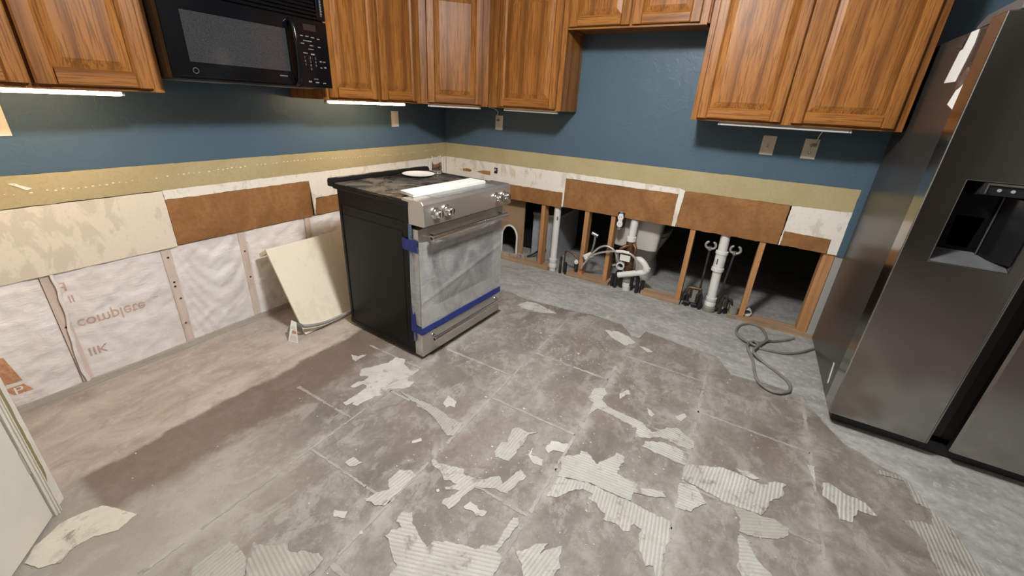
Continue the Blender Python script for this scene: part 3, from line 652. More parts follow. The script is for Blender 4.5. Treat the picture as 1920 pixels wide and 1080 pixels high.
def cabinet(label, loc, rz, w_, z1, doors, d=.305, dz=.014, poly=None, lf=.035):
    r = thing('wall_cabinet', label, 'cabinet', loc, rz, 'oak wall cabinets')
    h = z1-loc[2]; m = MB()
    if poly is None:
        for a in (0, w_-.016): MB().box(a, a+.016, .002, d-.019, 0, h).build('side_panel', OAK_V, r, local=True)
        MB().box(.016, w_-.016, .002, d-.019, .018, .030).build('bottom_panel', OAK_H, r, local=True)
        MB().box(.016, w_-.016, .002, .010, .030, h).build('back_panel', OAK_V, r, local=True)
        MB().box(.016, w_-.016, .010, d-.019, h-.012, h).build('top_panel', OAK_H, r, local=True)
    else:
        m.prism(poly, 2, .018, h); m.build('carcass', OAK_V, r, local=True)
    st = [(0, doors[0][0]+.012)]+[(doors[i][1]-.012, doors[i+1][0]+.012) for i in range(len(doors)-1)]+[(doors[-1][1]-.012, w_)]
    for (a, b) in st: MB().box(a, b, d-.019, d, 0, h).build('frame_stile', OAK_V, r, local=True, bevel=.001, seg=1)
    for i in range(len(st)-1):
        for (za, zb) in ((0, .034), (h-.034, h)): MB().box(st[i][1], st[i+1][0], d-.0185, d-.0005, za, zb).build('frame_rail', OAK_H, r, local=True)
    for (a, b) in doors: door_parts(r, a, b, dz, h-.014, d+.0005)
    return r
ZC, ZT = 1.347, 2.11
cabinet('oak two-door wall cabinet left of the microwave, above a lit LED bar', (.001, -2.236, ZC), -PI/2, .758, ZT, [(.037, .376), (.386, .722)])
cabinet('oak two-door wall cabinet right of the microwave, above a lit LED bar', (.001, -.665, ZC), -PI/2, .812, ZT, [(.042, .383), (.408, .776)])
dg = math.hypot(.355, .355)
# diagonal corner cabinet: local Y points out along (1,-1)/sqrt2
cx, cy = .305, -.66
ang = -3*PI/4
ux = Vector((math.cos(ang), math.sin(ang), 0)); uy = Vector((-math.sin(ang), math.cos(ang), 0))
p0 = Vector((.66, -.305, 0)); org_ = p0-uy*.30
def loc2(px, py):
    q = Vector((px, py, 0))-org_; return (q.dot(ux), q.dot(uy))
poly = [loc2(.004, -.004), loc2(.004, -.658), loc2(.290, -.658), loc2(.658, -.290), loc2(.658, -.004)]
cabinet('oak one-door diagonal corner wall cabinet above the range', (org_.x, org_.y, ZC), ang, dg, ZT, [(.050, dg-.050)], d=.30, poly=poly)
cabinet('oak one-door wall cabinet between the corner unit and the open blue wall', (1.272, -.001, ZC), PI, .608, ZT, [(.034, .516)])
cabinet('short oak two-door wall cabinet set high over the open blue wall', (2.116, -.001, 1.845), PI, .842, ZT, [(.040, .421), (.437, .829)])
cabinet('wide oak two-door wall cabinet beside the refrigerator', (3.114, -.001, ZC), PI, .982, ZT, [(.036, .473), (.520, .951)])
mo = MB().tube([(2.124, -.312, 1.85), (2.124, -.312, 2.1)], .009, 10).build('corner_moulding', OAK_V, None, org=(2.124, -.312, 1.85), smooth=True)
tag(mo, 'slim rounded oak moulding between the short and the wide wall cabinet', 'moulding')
# ------------------------------------------------------------------ under-cabinet LED bars
def led(label, p0, p1, lit, cord=None):
    a, b = Vector(p0), Vector(p1); c = (a+b)/2; d = (b-a); L = d.length
    r = thing('led_bar', label, 'light', tuple(c), math.atan2(d.y, d.x), 'under-cabinet LED bars')
    h = L/2
    MB().box(-h, h, -.013, .013, .004, .011).build('housing', LED_CASE, r, local=True, bevel=.001)
    MB().box(-h+.006, h-.006, -.012, .012, -.010, .004).build('diffuser', LED if lit else LED_OFF, r, local=True, bevel=.004)
    for s_ in (-1, 1): MB().box(s_*h-.005, s_*h+.005, -.0125, .0125, -.010, .004).build('end_cap', LED_CASE, r, local=True, bevel=.002)
    return r
led('lit LED bar under the cabinet left of the microwave', (.272, -2.37, 1.338), (.272, -2.95, 1.338), True)
led('lit LED bar under the cabinet right of the microwave', (.272, -.80, 1.338), (.272, -1.44, 1.338), True)
led('unlit LED bar under the diagonal corner cabinet', (.325, -.60, 1.338), (.60, -.325, 1.338), False)
led('unlit LED bar under the one-door cabinet beside the corner unit', (.80, -.272, 1.338), (1.235, -.272, 1.338), False)
led('unlit LED bar under the wide cabinet beside the refrigerator', (2.29, -.272, 1.336), (2.92, -.272, 1.336), False)
# ------------------------------------------------------------------ outlets and switches
def plate(label, loc, rz, kind, name, cat):
    r = thing(name, label, cat, loc, rz, 'wall plates')     # local: X along wall, Y outwards, Z up
    MB().box(-.037, .037, .0005, .006, -.058, .058).build('cover_plate', W_PL, r, local=True, bevel=.002)
    if kind == 'outlet':
        for s_ in (-1, 1):
            f = MB().prism([(.017*math.cos(t)*1.0, s_*.021+max(-.013, min(.013, .0165*math.sin(t)))) for t in [2*PI*k/24 for k in range(24)]], 1, .006, .0085).build('receptacle', W_PL, r, local=True)
            MB().box(-.008, -.0055, .0083, .0092, s_*.021-.001, s_*.021+.008).build('slot', HOLE, f, local=True)
            MB().box(.0055, .008, .0083, .0092, s_*.021-.001, s_*.021+.008).build('slot', HOLE, f, local=True)
            MB().lathe([(.0028, .0083), (.0028, .0092), (0, .0092)], (0, 0, s_*.021-.007), 'y', 10).build('ground_hole', HOLE, f, local=True)
        MB().lathe([(.003, .006), (.003, .0075), (0, .008)], (0, 0, 0), 'y', 10).build('screw', CHROME, r, local=True)
    elif kind == 'rocker':
        MB().box(-.0165, .0165, .006, .009, -.033, .033).build('rocker', W_PL, r, local=True, bevel=.002)
    else:
        MB().box(-.005, .005, .006, .0085, -.012, .012).build('toggle_surround', simple('toggle_shade', (.42, .36, .28), .5), r, local=True)
        MB().box(-.0035, .0035, .007, .016, .000, .009).build('toggle', W_PL, r, local=True, bevel=.001)
        for z in (-.03, .03): MB().lathe([(.003, .006), (.003, .0072), (0, .0078)], (0, 0, z), 'y', 10).build('screw', CHROME, r, local=True)
    return r
plate('cream duplex outlet on the blue wall at the left picture edge', (.0, -2.693, 1.222), -PI/2, 'outlet', 'wall_outlet', 'outlet')
plate('plain cream wall plate below the lit bar right of the microwave', (.0, -.632, 1.222), -PI/2, 'rocker', 'wall_switch', 'switch')
plate('cream outlet with a cord, under the one-door cabinet near the corner', (.584, .0, 1.226), PI, 'outlet', 'wall_outlet', 'outlet')
plate('cream toggle switch plate under the wide wall cabinet', (2.575, .0, 1.221), PI, 'toggle', 'wall_switch', 'switch')
plate('cream outlet with a cord under the wide cabinet, nearest the refrigerator', (2.796, .0, 1.219), PI, 'outlet', 'wall_outlet', 'outlet')
def cord(label, pts, r=.003):
    o = MB().tube(smooth_path(pts, 6), r, 8).build('lamp_cord', PAPER, None, org=pts[-1], smooth=True); tag(o, label, 'cord', 'LED bar cords'); return o
cord('thin white cord from the cabinet beside the corner to its outlet', [(.60, -.19, 1.345), (.598, -.10, 1.335), (.585, -.03, 1.31), (.57, -.016, 1.285), (.572, -.012, 1.255)])
cord('thin white cord from the wide cabinet to the outlet nearest the refrigerator', [(2.835, -.15, 1.345), (2.83, -.07, 1.34), (2.82, -.02, 1.30), (2.815, -.014, 1.27), (2.812, -.012, 1.25)])
for (x, z, lb) in ((.574, 1.247, 'grey plug in the outlet beside the corner'), (2.808, 1.243, 'grey plug in the outlet nearest the refrigerator')):
    o = MB().box(x-.011, x+.011, -.022, -.009, z-.008, z+.008).build('power_plug', GREYP, None, org=(x, -.012, z), bevel=.003); tag(o, lb, 'plug')
# ================================================================== MICROWAVE
mw = thing('microwave', 'black over-the-range microwave hung between two oak wall cabinets', 'microwave', (.2, -1.855, 1.405))
Y0, Y1 = -2.233, -1.479
MB().box(.002, .362, Y0, Y1, 1.407, 1.835).build('body', BLACK_M, mw, bevel=.003)
dw = frame_box(0, .364, .398, (Y0, -1.668, 1.407, 1.722), (-2.157, -1.712, 1.474, 1.664))
do = dw.build('door', BLACK_G, mw)
def mwin():
    t = NT('microwave_window'); g = t.nd('ShaderNodeTexVoronoi'); g.inputs['Scale'].default_value = 320; t.ln(t.tc.outputs['Object'], g.inputs['Vector'])
    c = t.mix(t.ramp(g.outputs['Distance'], [(.3, 0.), (.5, 1.)]), (.055, .055, .054), (.028, .028, .029)); return t.set(c, .09)
MB().box(.366, .3955, -2.158, -1.711, 1.473, 1.665).build('window', mwin(), do)
hp = smooth_path([(.398, -1.690, 1.700), (.425, -1.690, 1.685), (.437, -1.690, 1.62), (.440, -1.690, 1.56), (.437, -1.690, 1.50), (.425, -1.690, 1.435), (.398, -1.690, 1.42)], 6)
MB().tube(hp, .0135, 12).build('handle', BLACK_G, do, smooth=True)
MB().lathe([(.012, 0), (.012, .0015), (.009, .0015), (.009, 0)], (.398, -2.143, 1.441), 'x', 24, True).build('emblem', simple('emblem_grey', (.10, .10, .10), .3, .5), do)
MB().box(.398, .399, -1.775, -1.735, 1.448, 1.4535).build('badge', simple('badge_grey', (.10, .10, .10), .4), do)
MB().box(.398, .4015, Y0+.003, Y0+.009, 1.41, 1.718).build('edge_trim', BLACK_G, do, bevel=.0015)
MB().box(.398, .4025, Y0+.03, -1.70, 1.413, 1.420).build('lower_lip', BLACK_G, do, bevel=.002)
cpn = MB().box(.364, .398, -1.664, Y1, 1.407, 1.722).build('control_panel', BLACK_G, mw, bevel=.002)
MB().box(.398, .3986, -1.615, -1.545, 1.672, 1.700).build('display', simple('display_dark', (.028, .018, .014), .25), cpn)
KEY = simple('key_legend_grey', (.17, .175, .18), .6)
def legend(txt, size, y, z):
    me = text_mesh(txt, size); me.materials.clear(); me.materials.append(KEY)
    for v in me.vertices: v.co = Vector((.3990, y+v.co.x, z+v.co.y))-wl(mw)
    o = bpy.data.objects.new('key_legend', me); COL.objects.link(o); o.parent = cpn; return o
rk = random.Random(4)
for i, row in enumerate(('123', '456', '789', ' 0 ')):
    for j, ch in enumerate(row):
        if ch != ' ': legend(ch, .016, -1.630+j*.030, 1.542-i*.0175)
km = MB()
for (y, z, l, t_) in ((-1.63, 1.645, .016, .004), (-1.600, 1.645, .020, .004), (-1.568, 1.643, .020, .004), (-1.536, 1.64, .016, .004), (-1.60, 1.624, .048, .004), (-1.63, 1.610, .020, .004), (-1.58, 1.605, .020, .004), (-1.535, 1.603, .016, .004), (-1.585, 1.588, .030, .003), (-1.62, 1.567, .024, .004), (-1.578, 1.565, .022, .007), (-1.536, 1.535, .012, .007), (-1.515, 1.535, .016, .004), (-1.536, 1.505, .012, .004), (-1.512, 1.508, .014, .007), (-1.575, 1.448, .026, .003), (-1.612, 1.434, .018, .008), (-1.570, 1.432, .020, .006), (-1.527, 1.430, .018, .005)):
    km.box(.398, .3988, y-l/2, y+l/2, z-t_/2, z+t_/2)
km.build('key_legend_bars', KEY, cpn)['kind'] = 'stuff'
gr = MB().box(.362, .372, Y0, Y1, 1.726, 1.835)
gro = gr.build('vent_grille', BLACK_M, mw)
for k in range(6): MB().box(.372, .398-.003*abs(k-1), Y0+.002, Y1-.05, 1.729+k*.017, 1.740+k*.017).build('louvre', BLACK_G, gro, bevel=.0015)
MB().box(.372, .398, Y1-.048, Y1, 1.729, 1.833).build('grille_end', BLACK_G, gro, bevel=.002)
gm = MB()
for k in range(10): gm.box(.3980, .3988, -1.508, -1.499+.002*(k % 2), 1.748+k*.0075, 1.7525+k*.0075)
gm.build('grille_lettering', KEY, gro)['kind'] = 'stuff'
bt = MB().box(.02, .36, Y0+.02, Y1-.02, 1.402, 1.4075).build('underside_plate', simple('grey_underside', (.20, .19, .18), .35, .6), mw)
for (a, b) in ((-2.17, -1.92), (-1.80, -1.56)): MB().box(.12, .345, a, b, 1.399, 1.4025).build('grease_filter', ZINC, bt, bevel=.001)
# ================================================================== RANGE
RG = thing('kitchen_range', 'black and stainless slide-in range pulled out from the wall', 'stove', (.877, -1.266, 0), math.radians(-3.5))
def rg(m, name, mat, par=None, **k): return m.build(name, mat, par or RG, local=True, **k)
bo = rg(MB().box(-.34, .243, -.370, .370, .022, .884), 'body', BLACK_E, bevel=.004)
for s_ in (-1, 1):
    y = s_*.370
    rg(MB().box(-.285, .19, min(y, y+s_*.0025), max(y, y+s_*.0025), .075, .745), 'side_panel', BLACK_E, bo, bevel=.002)
    rg(MB().box(-.325, -.312, min(y, y+s_*.004), max(y, y+s_*.004), .06, .80), 'rib', BLACK_E, bo, bevel=.0015)
    rg(MB().box(-.30, .20, min(y, y+s_*.004), max(y, y+s_*.004), .79, .80), 'rib', BLACK_E, bo, bevel=.0015)
    rg(MB().box(-.34, .243, min(y, y+s_*.003), max(y, y+s_*.003), .022, .045), 'base_flange', BLACK_E, bo, bevel=.0015)
for x in (-.30, .20):
    for y in (-.34, .34): rg(MB().lathe([(.014, 0), (.014, .006), (.007, .008), (.007, .024)], (x, y, 0), 'z', 12), 'levelling_foot', BLACK_M, smooth=True)
rg(MB().box(-.36, .245, -.382, .382, .884, .908), 'cooktop_frame', BLACK_E, bevel=.004)
ct = rg(MB().box(-.352, .205, -.374, .374, .908, .915), 'cooktop', DUSTY, bevel=.002)
RING = simple('burner_ring_grey', (.10, .095, .09), .5)
for (x, y, r) in ((-.20, -.19, .10), (.06, -.19, .085), (-.20, .18, .085), (.06, .18, .11)):
    rg(MB().lathe([(r, .915), (r, .9156), (r-.004, .9156), (r-.004, .915)], (x, y, 0), 'z', 40, True), 'burner_ring', RING, ct)
vt = rg(MB().prism([(-.405, .892), (-.352, .892), (-.352, .922), (-.365, .938), (-.395, .938), (-.405, .925)], 1, -.382, .382), 'vent_trim', BLACK_E, bevel=.002)
for k in range(6): rg(MB().box(-.390, -.372, -.335+k*.115, -.255+k*.115, .9375, .9395), 'vent_slot', simple('vent_slot_glint', (.30, .28, .25), .4, .3) if k < 2 else BLACK_M, vt, bevel=.0006)  # first two slots paler: a reflection painted into their colour
cp = rg(MB().prism([(.245, .872), (.245, .795), (.352, .795), (.358, .803), (.350, .905), (.338, .921), (.20, .921), (.20, .909), (.245, .905)], 1, -.376, .376), 'control_panel', STEEL, bevel=.002)
rg(MB().box(.215, .325, -.25, .25, .921, .9225), 'touch_strip', simple('grey_touch_strip', (.20, .20, .19), .25), cp, bevel=.0005)
for y in (-.298, -.216, .216, .298):
    k = rg(MB().lathe([(.030, .350), (.030, .358), (.023, .362), (.0215, .392), (.017, .398), (0, .398)], (0, y, .858), 'x', 24), 'knob', CHROME, cp, smooth=True)
    rg(MB().box(.372, .404, y-.0045, y+.0045, .838, .878), 'grip', CHROME, k, bevel=.003)
od = frame_box(0, .247, .302, (-.370, .370, .195, .772), (-.275, .275, .305, .63))
odo = rg(od, 'oven_door', STEEL)
rg(MB().box(.250, .299, -.276, .276, .304, .631), 'oven_window', BLACK_G, odo)
hd = rg(MB().tube([(.352, -.325, .728), (.352, .345, .728)], .0155, 16), 'handle', SATIN, odo, smooth=True)
for y in (-.300, .315): rg(MB().tube([(.298, y, .734), (.335, y, .731), (.352, y, .728)], [.013, .011, .012], 12), 'handle_post', CHROME, hd, smooth=True)
rg(MB().lathe([(.009, 0), (.009, -.0015), (0, -.0015)], (.352, -.325, .728), 'y', 14), 'handle_cap', IRON, hd)
dr2 = rg(MB().box(.247, .306, -.370, .370, .022, .162), 'drawer', STEEL, bevel=.002)
hd2 = rg(MB().tube([(.346, -.315, .128), (.346, .345, .128)], .013, 16), 'handle', SATIN, dr2, smooth=True)
for y in (-.292, .315): rg(MB().tube([(.303, y, .133), (.33, y, .131), (.346, y, .128)], [.011, .010, .011], 12), 'handle_post', CHROME, hd2, smooth=True)
rg(MB().lathe([(.008, 0), (.008, -.0015), (0, -.0015)], (.346, -.315, .128), 'y', 14), 'handle_cap', IRON, hd2)
def filmf(i, j):
    y = -.372+.738*i; top = .690+.10*(i-.45)**2-.03*math.exp(-((i-.5)/.3)**2); z = .205+(top-.205)*j
    x = .306+.003*abs(noise.noise(Vector((y*6+z*4, z*5, 3))))+.002*abs(noise.noise(Vector((y*20, z*9, 5))))+.004*math.exp(-((z-.36-.16*i)/.012)**2)
    return (x, y, z)
rg(MB().grid(filmf, 60, 44), 'protective_film', HAZE, odo, smooth=True)
rg(MB().grid(lambda i, j: (.248+.056*i, -.3725-.012*math.sin(PI*j)*(1-i)-.0015, .22+.46*j), 6, 16), 'protective_film', HAZE, odo, smooth=True)
tp = [(-.376, .168), (-.376, .206), (-.2, .204), (0, .207), (.2, .203), (.370, .205), (.370, .166), (.2, .168), (0, .166), (-.2, .169)]
rg(MB().prism(jag(tp, .02, .002, 3), 0, .3085, .3105), 'tape_strip', TAPE)
rg(MB().prism(jag([(.232, .17), (.312, .168), (.312, .207), (.268, .212), (.266, .33), (.235, .335)], .012, .003, 6), 1, -.3785, -.3765), 'tape_strip', TAPE)
rg(MB().prism(jag([(.238, .33), (.262, .33), (.264, .795), (.240, .795)], .012, .002, 7), 1, -.3765, -.3750), 'tape_strip', TAPE_F)
rg(MB().prism(jag([(.245, .11), (.262, .11), (.262, .17), (.245, .17)], .012, .002, 8), 1, -.3765, -.3750), 'tape_strip', TAPE_F)
rg(MB().prism(jag([(.195, .655), (.308, .650), (.300, .685), (.308, .712), (.195, .715)], .010, .003, 9), 1, -.3800, -.3780), 'tape_patch', TAPE)
# things on the range (world coordinates through the range matrix)
RM = Matrix.Translation((.877, -1.266, 0)) @ Matrix.Rotation(math.radians(-3.5), 4, 'Z')
def on_range(m, name, mat, x, y, z, label, cat, **k):
    o = m.build(name, mat, None, local=True, **k); o.location = RM @ Vector((x, y, z)); o.rotation_euler = (0, 0, math.radians(-3.5)); tag(o, label, cat); return o
on_range(MB().lathe([(.0, .003), (.066, .003), (.068, .0), (.074, .0), (.103, .011), (.104, .0135), (.100, .0135), (.072, .0055), (0, .0055)], (0, 0, 0), 'z', 40), 'plate', PLATE_W, -.232, .160, .9160, 'round white plate lying on the dusty cooktop', 'plate', smooth=True)
on_range(MB().prism([(-.062, -.285), (.058, -.310), (.064, .275), (-.058, .280)], 2, 0, .016), 'trim_board', BOARD_W, .185, -.025, .9225, 'long flat white strip lying on the cooktop behind the control panel', 'board', bevel=.001)
on_range(MB().lathe([(0, .0), (.036, .0), (.038, .004), (.034, .012), (.032, .10), (.036, .115), (.033, .115), (.029, .10), (.030, .016), (0, .012)], (0, 0, 0), 'z', 28), 'glass_tumbler', GLASS, -.235, .335, .9155, 'clear glass tumbler on the far back corner of the cooktop', 'glass', smooth=True)
# ================================================================== REFRIGERATOR
FR = thing('refrigerator', 'dark stainless side-by-side refrigerator with ice and water dispenser', 'refrigerator', (3.55, -.45, 0))
MB().box(3.135, 4.00, -.832, -.035, .035, 1.735).build('cabinet_body', STEEL_S, FR, bevel=.004)
MB().box(3.145, 3.99, -.90, -.62, .012, .068).build('base_grille', BLACK_M, FR, bevel=.003)
for x in (3.17, 3.96):
    for y in (-.87, -.12): MB().lathe([(.018, 0), (.018, .013), (.008, .014)], (x, y, 0), 'z', 12).build('levelling_foot', BLACK_M, FR)
x0, x1, z0, z1, yf, yb = 3.113, 3.487, .078, 1.745, -.955, -.840
d1 = frame_box(1, yb, yf, (x0, 3.468, z0, z1), (3.207, 3.425, .888, 1.205))
d1o = d1.build('freezer_door', STEEL_D, FR, bevel=.004)
MB().prism([(3.468, yb), (3.468, yf+.001), (3.474, yf+.004), (3.482, yf+.03), (3.490, yf+.07), (3.494, yb)], 2, z0, z1).build('pocket_handle', STEEL_D, d1o)
d2 = MB().prism([(3.538, yb), (3.540, yf+.02), (3.545, yf+.004), (3.556, yf), (3.97, yf), (3.982, yf+.004), (3.985, yf+.012), (3.985, yb)], 2, z0-.002, z1)
d2o = d2.build('refrigerator_door', STEEL_D, FR)
MB().box(3.480, 3.545, -.868, -.842, z0, z1).build('door_gasket', STEEL_S, FR)
dc = MB().box(3.2075, 3.4245, -.868, -.848, .8885, 1.2045).build('dispenser', BLACK_G, d1o)
MB().prism([(-.9565, .889), (-.868, .889), (-.868, .930), (-.9565, .8935)], 0, 3.208, 3.424).build('drip_tray', simple('tray_grey', (.22, .225, .23), .3, .5), dc)
MB().prism([(3.4245, -.9555), (3.4245, -.868), (3.345, -.868), (3.352, -.878), (3.4215, -.9555)], 2, .915, 1.15).build('side_facet', BLACK_G, dc)
MB().tube([(3.349, -.880, .92), (3.349, -.880, 1.15)], .003, 8).build('facet_edge', simple('facet_grey', (.12, .12, .12), .3, .6), dc, smooth=True)
MB().prism([(-.953, 1.204), (-.868, 1.204), (-.868, 1.145), (-.945, 1.160)], 0, 3.255, 3.424).build('control_panel', simple('dispenser_controls', (.02, .02, .022), .2), dc, bevel=.002)
MB().box(3.262, 3.424, -.957, -.951, 1.196, 1.2035).build('chrome_edge', CHROME, dc, bevel=.001)
MB().box(3.262, 3.268, -.955, -.945, 1.165, 1.196).build('chrome_edge', CHROME, dc, bevel=.001)
for k in range(3): MB().lathe([(.006, 0), (.006, .002), (0, .002)], (3.30+.035*k, -.9515, 1.180), 'y', 12).build('indicator', simple('indicator_pale', (.35, .37, .42), .4), dc)
MB().prism([(3.255, .94), (3.325, .94), (3.335, 1.07), (3.245, 1.07)], 1, -.868, -.860).build('paddle', BLACK_M, dc, bevel=.004)
for (a, b) in ((3.142, 3.25), (3.86, 3.98)):
    MB().prism([(-.955, 1.747), (-.62, 1.737), (-.62, 1.752), (-.68, 1.778), (-.93, 1.785), (-.955, 1.775)], 0, a, b).build('hinge_cover', simple('hinge_grey', (.10, .095, .09), .45), FR, bevel=.003)
MB().lathe([(.006, 0), (.006, .004), (0, .005)], (3.16, -.957, 1.765), 'y', 10).build('hinge_pin', CHROME, FR)
def on_side(name, poly, label, cat, mat, th=.0012, bev=0):
    c = sum((Vector(p) for p in poly), Vector((0, 0)))/len(poly)
    o = MB().prism(poly, 0, 3.1345-th, 3.1345).build(name, mat, None, org=(3.134, c.x, c.y), bevel=bev); tag(o, label, cat); return o
on_side('paper_sheet', [(-.688,1.731),(-.616,1.732),(-.601,1.674),(-.574,1.67),(-.543,1.553),(-.669,1.551),(-.700,1.68)], 'long white paper slip on the upper refrigerator side', 'paper', PAPER)
on_side('paper_sheet', [(-.802,1.551),(-.849,1.539),(-.819,1.432),(-.69,1.466),(-.721,1.517)], 'smaller white paper slip below the long one on the refrigerator side', 'paper', PAPER)
on_side('notice_card', [(-.712,1.726),(-.815,1.715),(-.822,1.618),(-.735,1.617)], 'dark brown card beside the paper slips on the refrigerator side', 'card', simple('dark_card', (.040, .030, .024), .5))
on_side('fridge_magnet', [(-.548,1.733),(-.593,1.717),(-.580,1.679),(-.518,1.688)], 'dark patterned magnet at the top of the long paper slip', 'magnet', simple('magnet_dark', (.05, .046, .04), .4, var=.8, scale=90), .004, .001)
on_side('fridge_magnet', [(-.759,1.596),(-.778,1.568),(-.761,1.532),(-.730,1.519),(-.692,1.559),(-.722,1.581)], 'brown curved magnet holding the smaller paper slip', 'magnet', simple('magnet_brown', (.10, .07, .055), .35, var=.7, scale=60), .006, .0015)
MB().prism([(-.655,.20),(-.672,.203),(-.706,.10),(-.690,.085)], 0, 3.1338, 3.135).build('rating_sticker', PAPER, FR)
# ================================================================== LEANING BOARD, CONDUIT, LEAFLET, CABLE
lb = thing('leaning_board', 'cream painted board with a top lip, leaning between insulation and range', 'board', (.30, -1.55, 0))
u = Vector((-.267, 0, .494)).normalized(); bk = Vector((-.494, 0, -.267)).normalized()
def lbm(a0, a1, b0, b1, y0, y1):
    m = MB(); o = Vector((.402, 0, .006)); c = []
    for (a, b) in ((a0, b0), (a1, b0), (a1, b1), (a0, b1)): c.append(o+u*a+bk*b)
    n = len(m.v)
    for y in (y0, y1):
        for p in c: m.v.append(Vector((p.x, y, p.z)))
    m.f = [[0, 1, 2, 3], [4, 7, 6, 5], [0, 4, 5, 1], [1, 5, 6, 2], [2, 6, 7, 3], [3, 7, 4, 0]]; return m
lbm(0, .562, 0, .014, -1.866, -1.16).build('face_board', CREAM_B, lb, bevel=.0015)
lbm(.540, .562, .014, .100, -1.866, -1.16).build('top_lip', CREAM_B, lb, bevel=.0015)
cpts = [(.30, -1.905, .012), (.33, -1.915, .055), (.375, -1.895, .085), (.415, -1.88, .078), (.425, -1.82, .058), (.436, -1.75, .048), (.442, -1.66, .047), (.440, -1.55, .042), (.430, -1.45, .02), (.44, -1.40, .0105)]
pp = smooth_path(cpts, 26); rr = [.0095+.0014*(1 if i % 2 else -1) for i in range(len(pp))]
co = MB().tube(pp, rr, 10).build('metal_conduit', ZINC, None, org=(.30, -1.905, .0), smooth=True)
tag(co, 'flexible grey metal conduit curving past the foot of the cream board', 'conduit')
lf = MB(); A, B, C_, D_ = Vector((.376, -1.962, .002)), Vector((.450, -1.948, .002)), Vector((.395, -1.905, .110)), Vector((.375, -1.922, .125))
nn = (B-A).cross(D_-A).normalized()*.0006
lf.v = [A, B, C_, D_, A+nn, B+nn, C_+nn, D_+nn]; lf.f = [[0, 3, 2, 1], [4, 5, 6, 7], [0, 1, 5, 4], [1, 2, 6, 5], [2, 3, 7, 6], [3, 0, 4, 7]]
le = lf.build('leaflet', PAPER, None, org=tuple(A)); tag(le, 'white printed leaflet tag standing at the end of the metal conduit', 'paper')
def lfq(s, t): return A.lerp(B, s).lerp(D_.lerp(C_, s), t)
def lfpatch(s0, s1, t0, t1, name, mat):
    m = MB(); nf = nn*(-1.6) if nn.x < 0 else nn*2.6
    m.v = [lfq(s0, t0)+nf, lfq(s1, t0)+nf, lfq(s1, t1)+nf, lfq(s0, t1)+nf]; m.f = [[0, 1, 2, 3]]; return m.build(name, mat, le)
INK = simple('faded_ink', (.50, .44, .40), .8); RED = simple('red_brown_ink', (.48, .22, .14), .8)
lfpatch(.35, .88, .44, .55, 'printed_band', RED)
for k in range(5): lfpatch(.12, .9, .08+.06*k, .095+.06*k, 'printed_line', INK)
for k in range(3): lfpatch(.2, .8, .62+.06*k, .635+.06*k, 'printed_line', INK)
CB = [(3.155, -.148), (3.136, -.161), (3.086, -.231), (3.028, -.294), (2.981, -.332), (2.935, -.347), (2.847, -.363), (2.80, -.345), (2.79, -.30), (2.846, -.272), (2.876, -.198), (2.856, -.08), (2.815, -.026), (2.762, -.035), (2.711, -.1), (2.694, -.195), (2.702, -.256), (2.735, -.321), (2.78, -.351), (2.813, -.363), (2.823, -.335), (2.798, -.308), (2.77, -.357), (2.767, -.429), (2.788, -.493), (2.803, -.568), (2.811, -.671), (2.823, -.747), (2.848, -.792), (2.891, -.821), (2.931, -.815), (2.971, -.776), (2.984, -.742), (2.983, -.691), (2.96, -.644), (2.92, -.596), (2.869, -.542), (2.811, -.51), (2.796, -.455), (2.823, -.368), (2.871, -.251), (2.91, -.211), (2.978, -.151), (3.036, -.075)]
cb = [(x, y, .013+(.012 if 17 <= i <= 23 or i in (39, 40) else .022 if i in (37, 38) else 0)) for i, (x, y) in enumerate(CB)]
o = MB().tube(smooth_path(cb, 6), .0082, 10).build('power_cable', GREYC, None, org=(2.85, -.4, .005), smooth=True); tag(o, 'loose grey power cable looped on the floor beside the refrigerator', 'cable')
# ================================================================== PLUMBING
def pv(m, name, mat, par, **k): return m.build(name, mat, par, smooth=True, **k)
def bell(x, y, z, r, h): return MB().lathe([(r, z), (r+.007, z+.002), (r+.007, z+h*.42), (r+.003, z+h*.5), (r+.007, z+h*.58), (r+.007, z+h-.002), (r, z+h)], (x, y, 0), 'z', 22)
p1 = thing('drain_pipe', 'white plastic pipe beside the first stud, nearest the range', 'pipe', (1.178, .05, 0), 0, 'white drain pipes')
pv(MB().tube([(1.178, .05, .0), (1.176, .05, .66)], .029, 20), 'pipe', PVC, p1)
pv(bell(1.178, .05, .03, .029, .085), 'coupling', PVC, p1)
MB().box(1.188, 1.197, .0195, .0215, .475, .508).build('pipe_marking', simple('marking_dark', (.06, .06, .07), .5), p1)
p3 = thing('drain_pipe', 'tall white plastic pipe with two couplings between shut-off handles', 'pipe', (2.490, .05, 0), 0, 'white drain pipes')
pv(MB().tube([(2.492, .05, .0), (2.482, .05, .40), (2.476, .05, .66)], .031, 20), 'pipe', PVC, p3)
pv(MB().lathe([(.031, .325), (.042, .327), (.042, .350), (.037, .354), (.037, .455), (.042, .458), (.042, .478), (.031, .482)], (2.481, .05, 0), 'z', 22), 'coupling', PVC, p3)
pv(bell(2.492, .05, .045, .031, .07), 'coupling', PVC, p3)
pv(MB().lathe([(.043, .0), (.043, .035), (.034, .045)], (2.492, .05, 0), 'z', 20), 'floor_collar', GREYP, p3)
MB().box(2.463, 2.470, .010, .0125, .385, .425).build('pipe_marking', bpy.data.materials['marking_dark'], p3)
WING = simple('dusty_valve_metal', (.36, .34, .31), .5, .3, var=.25, scale=40)
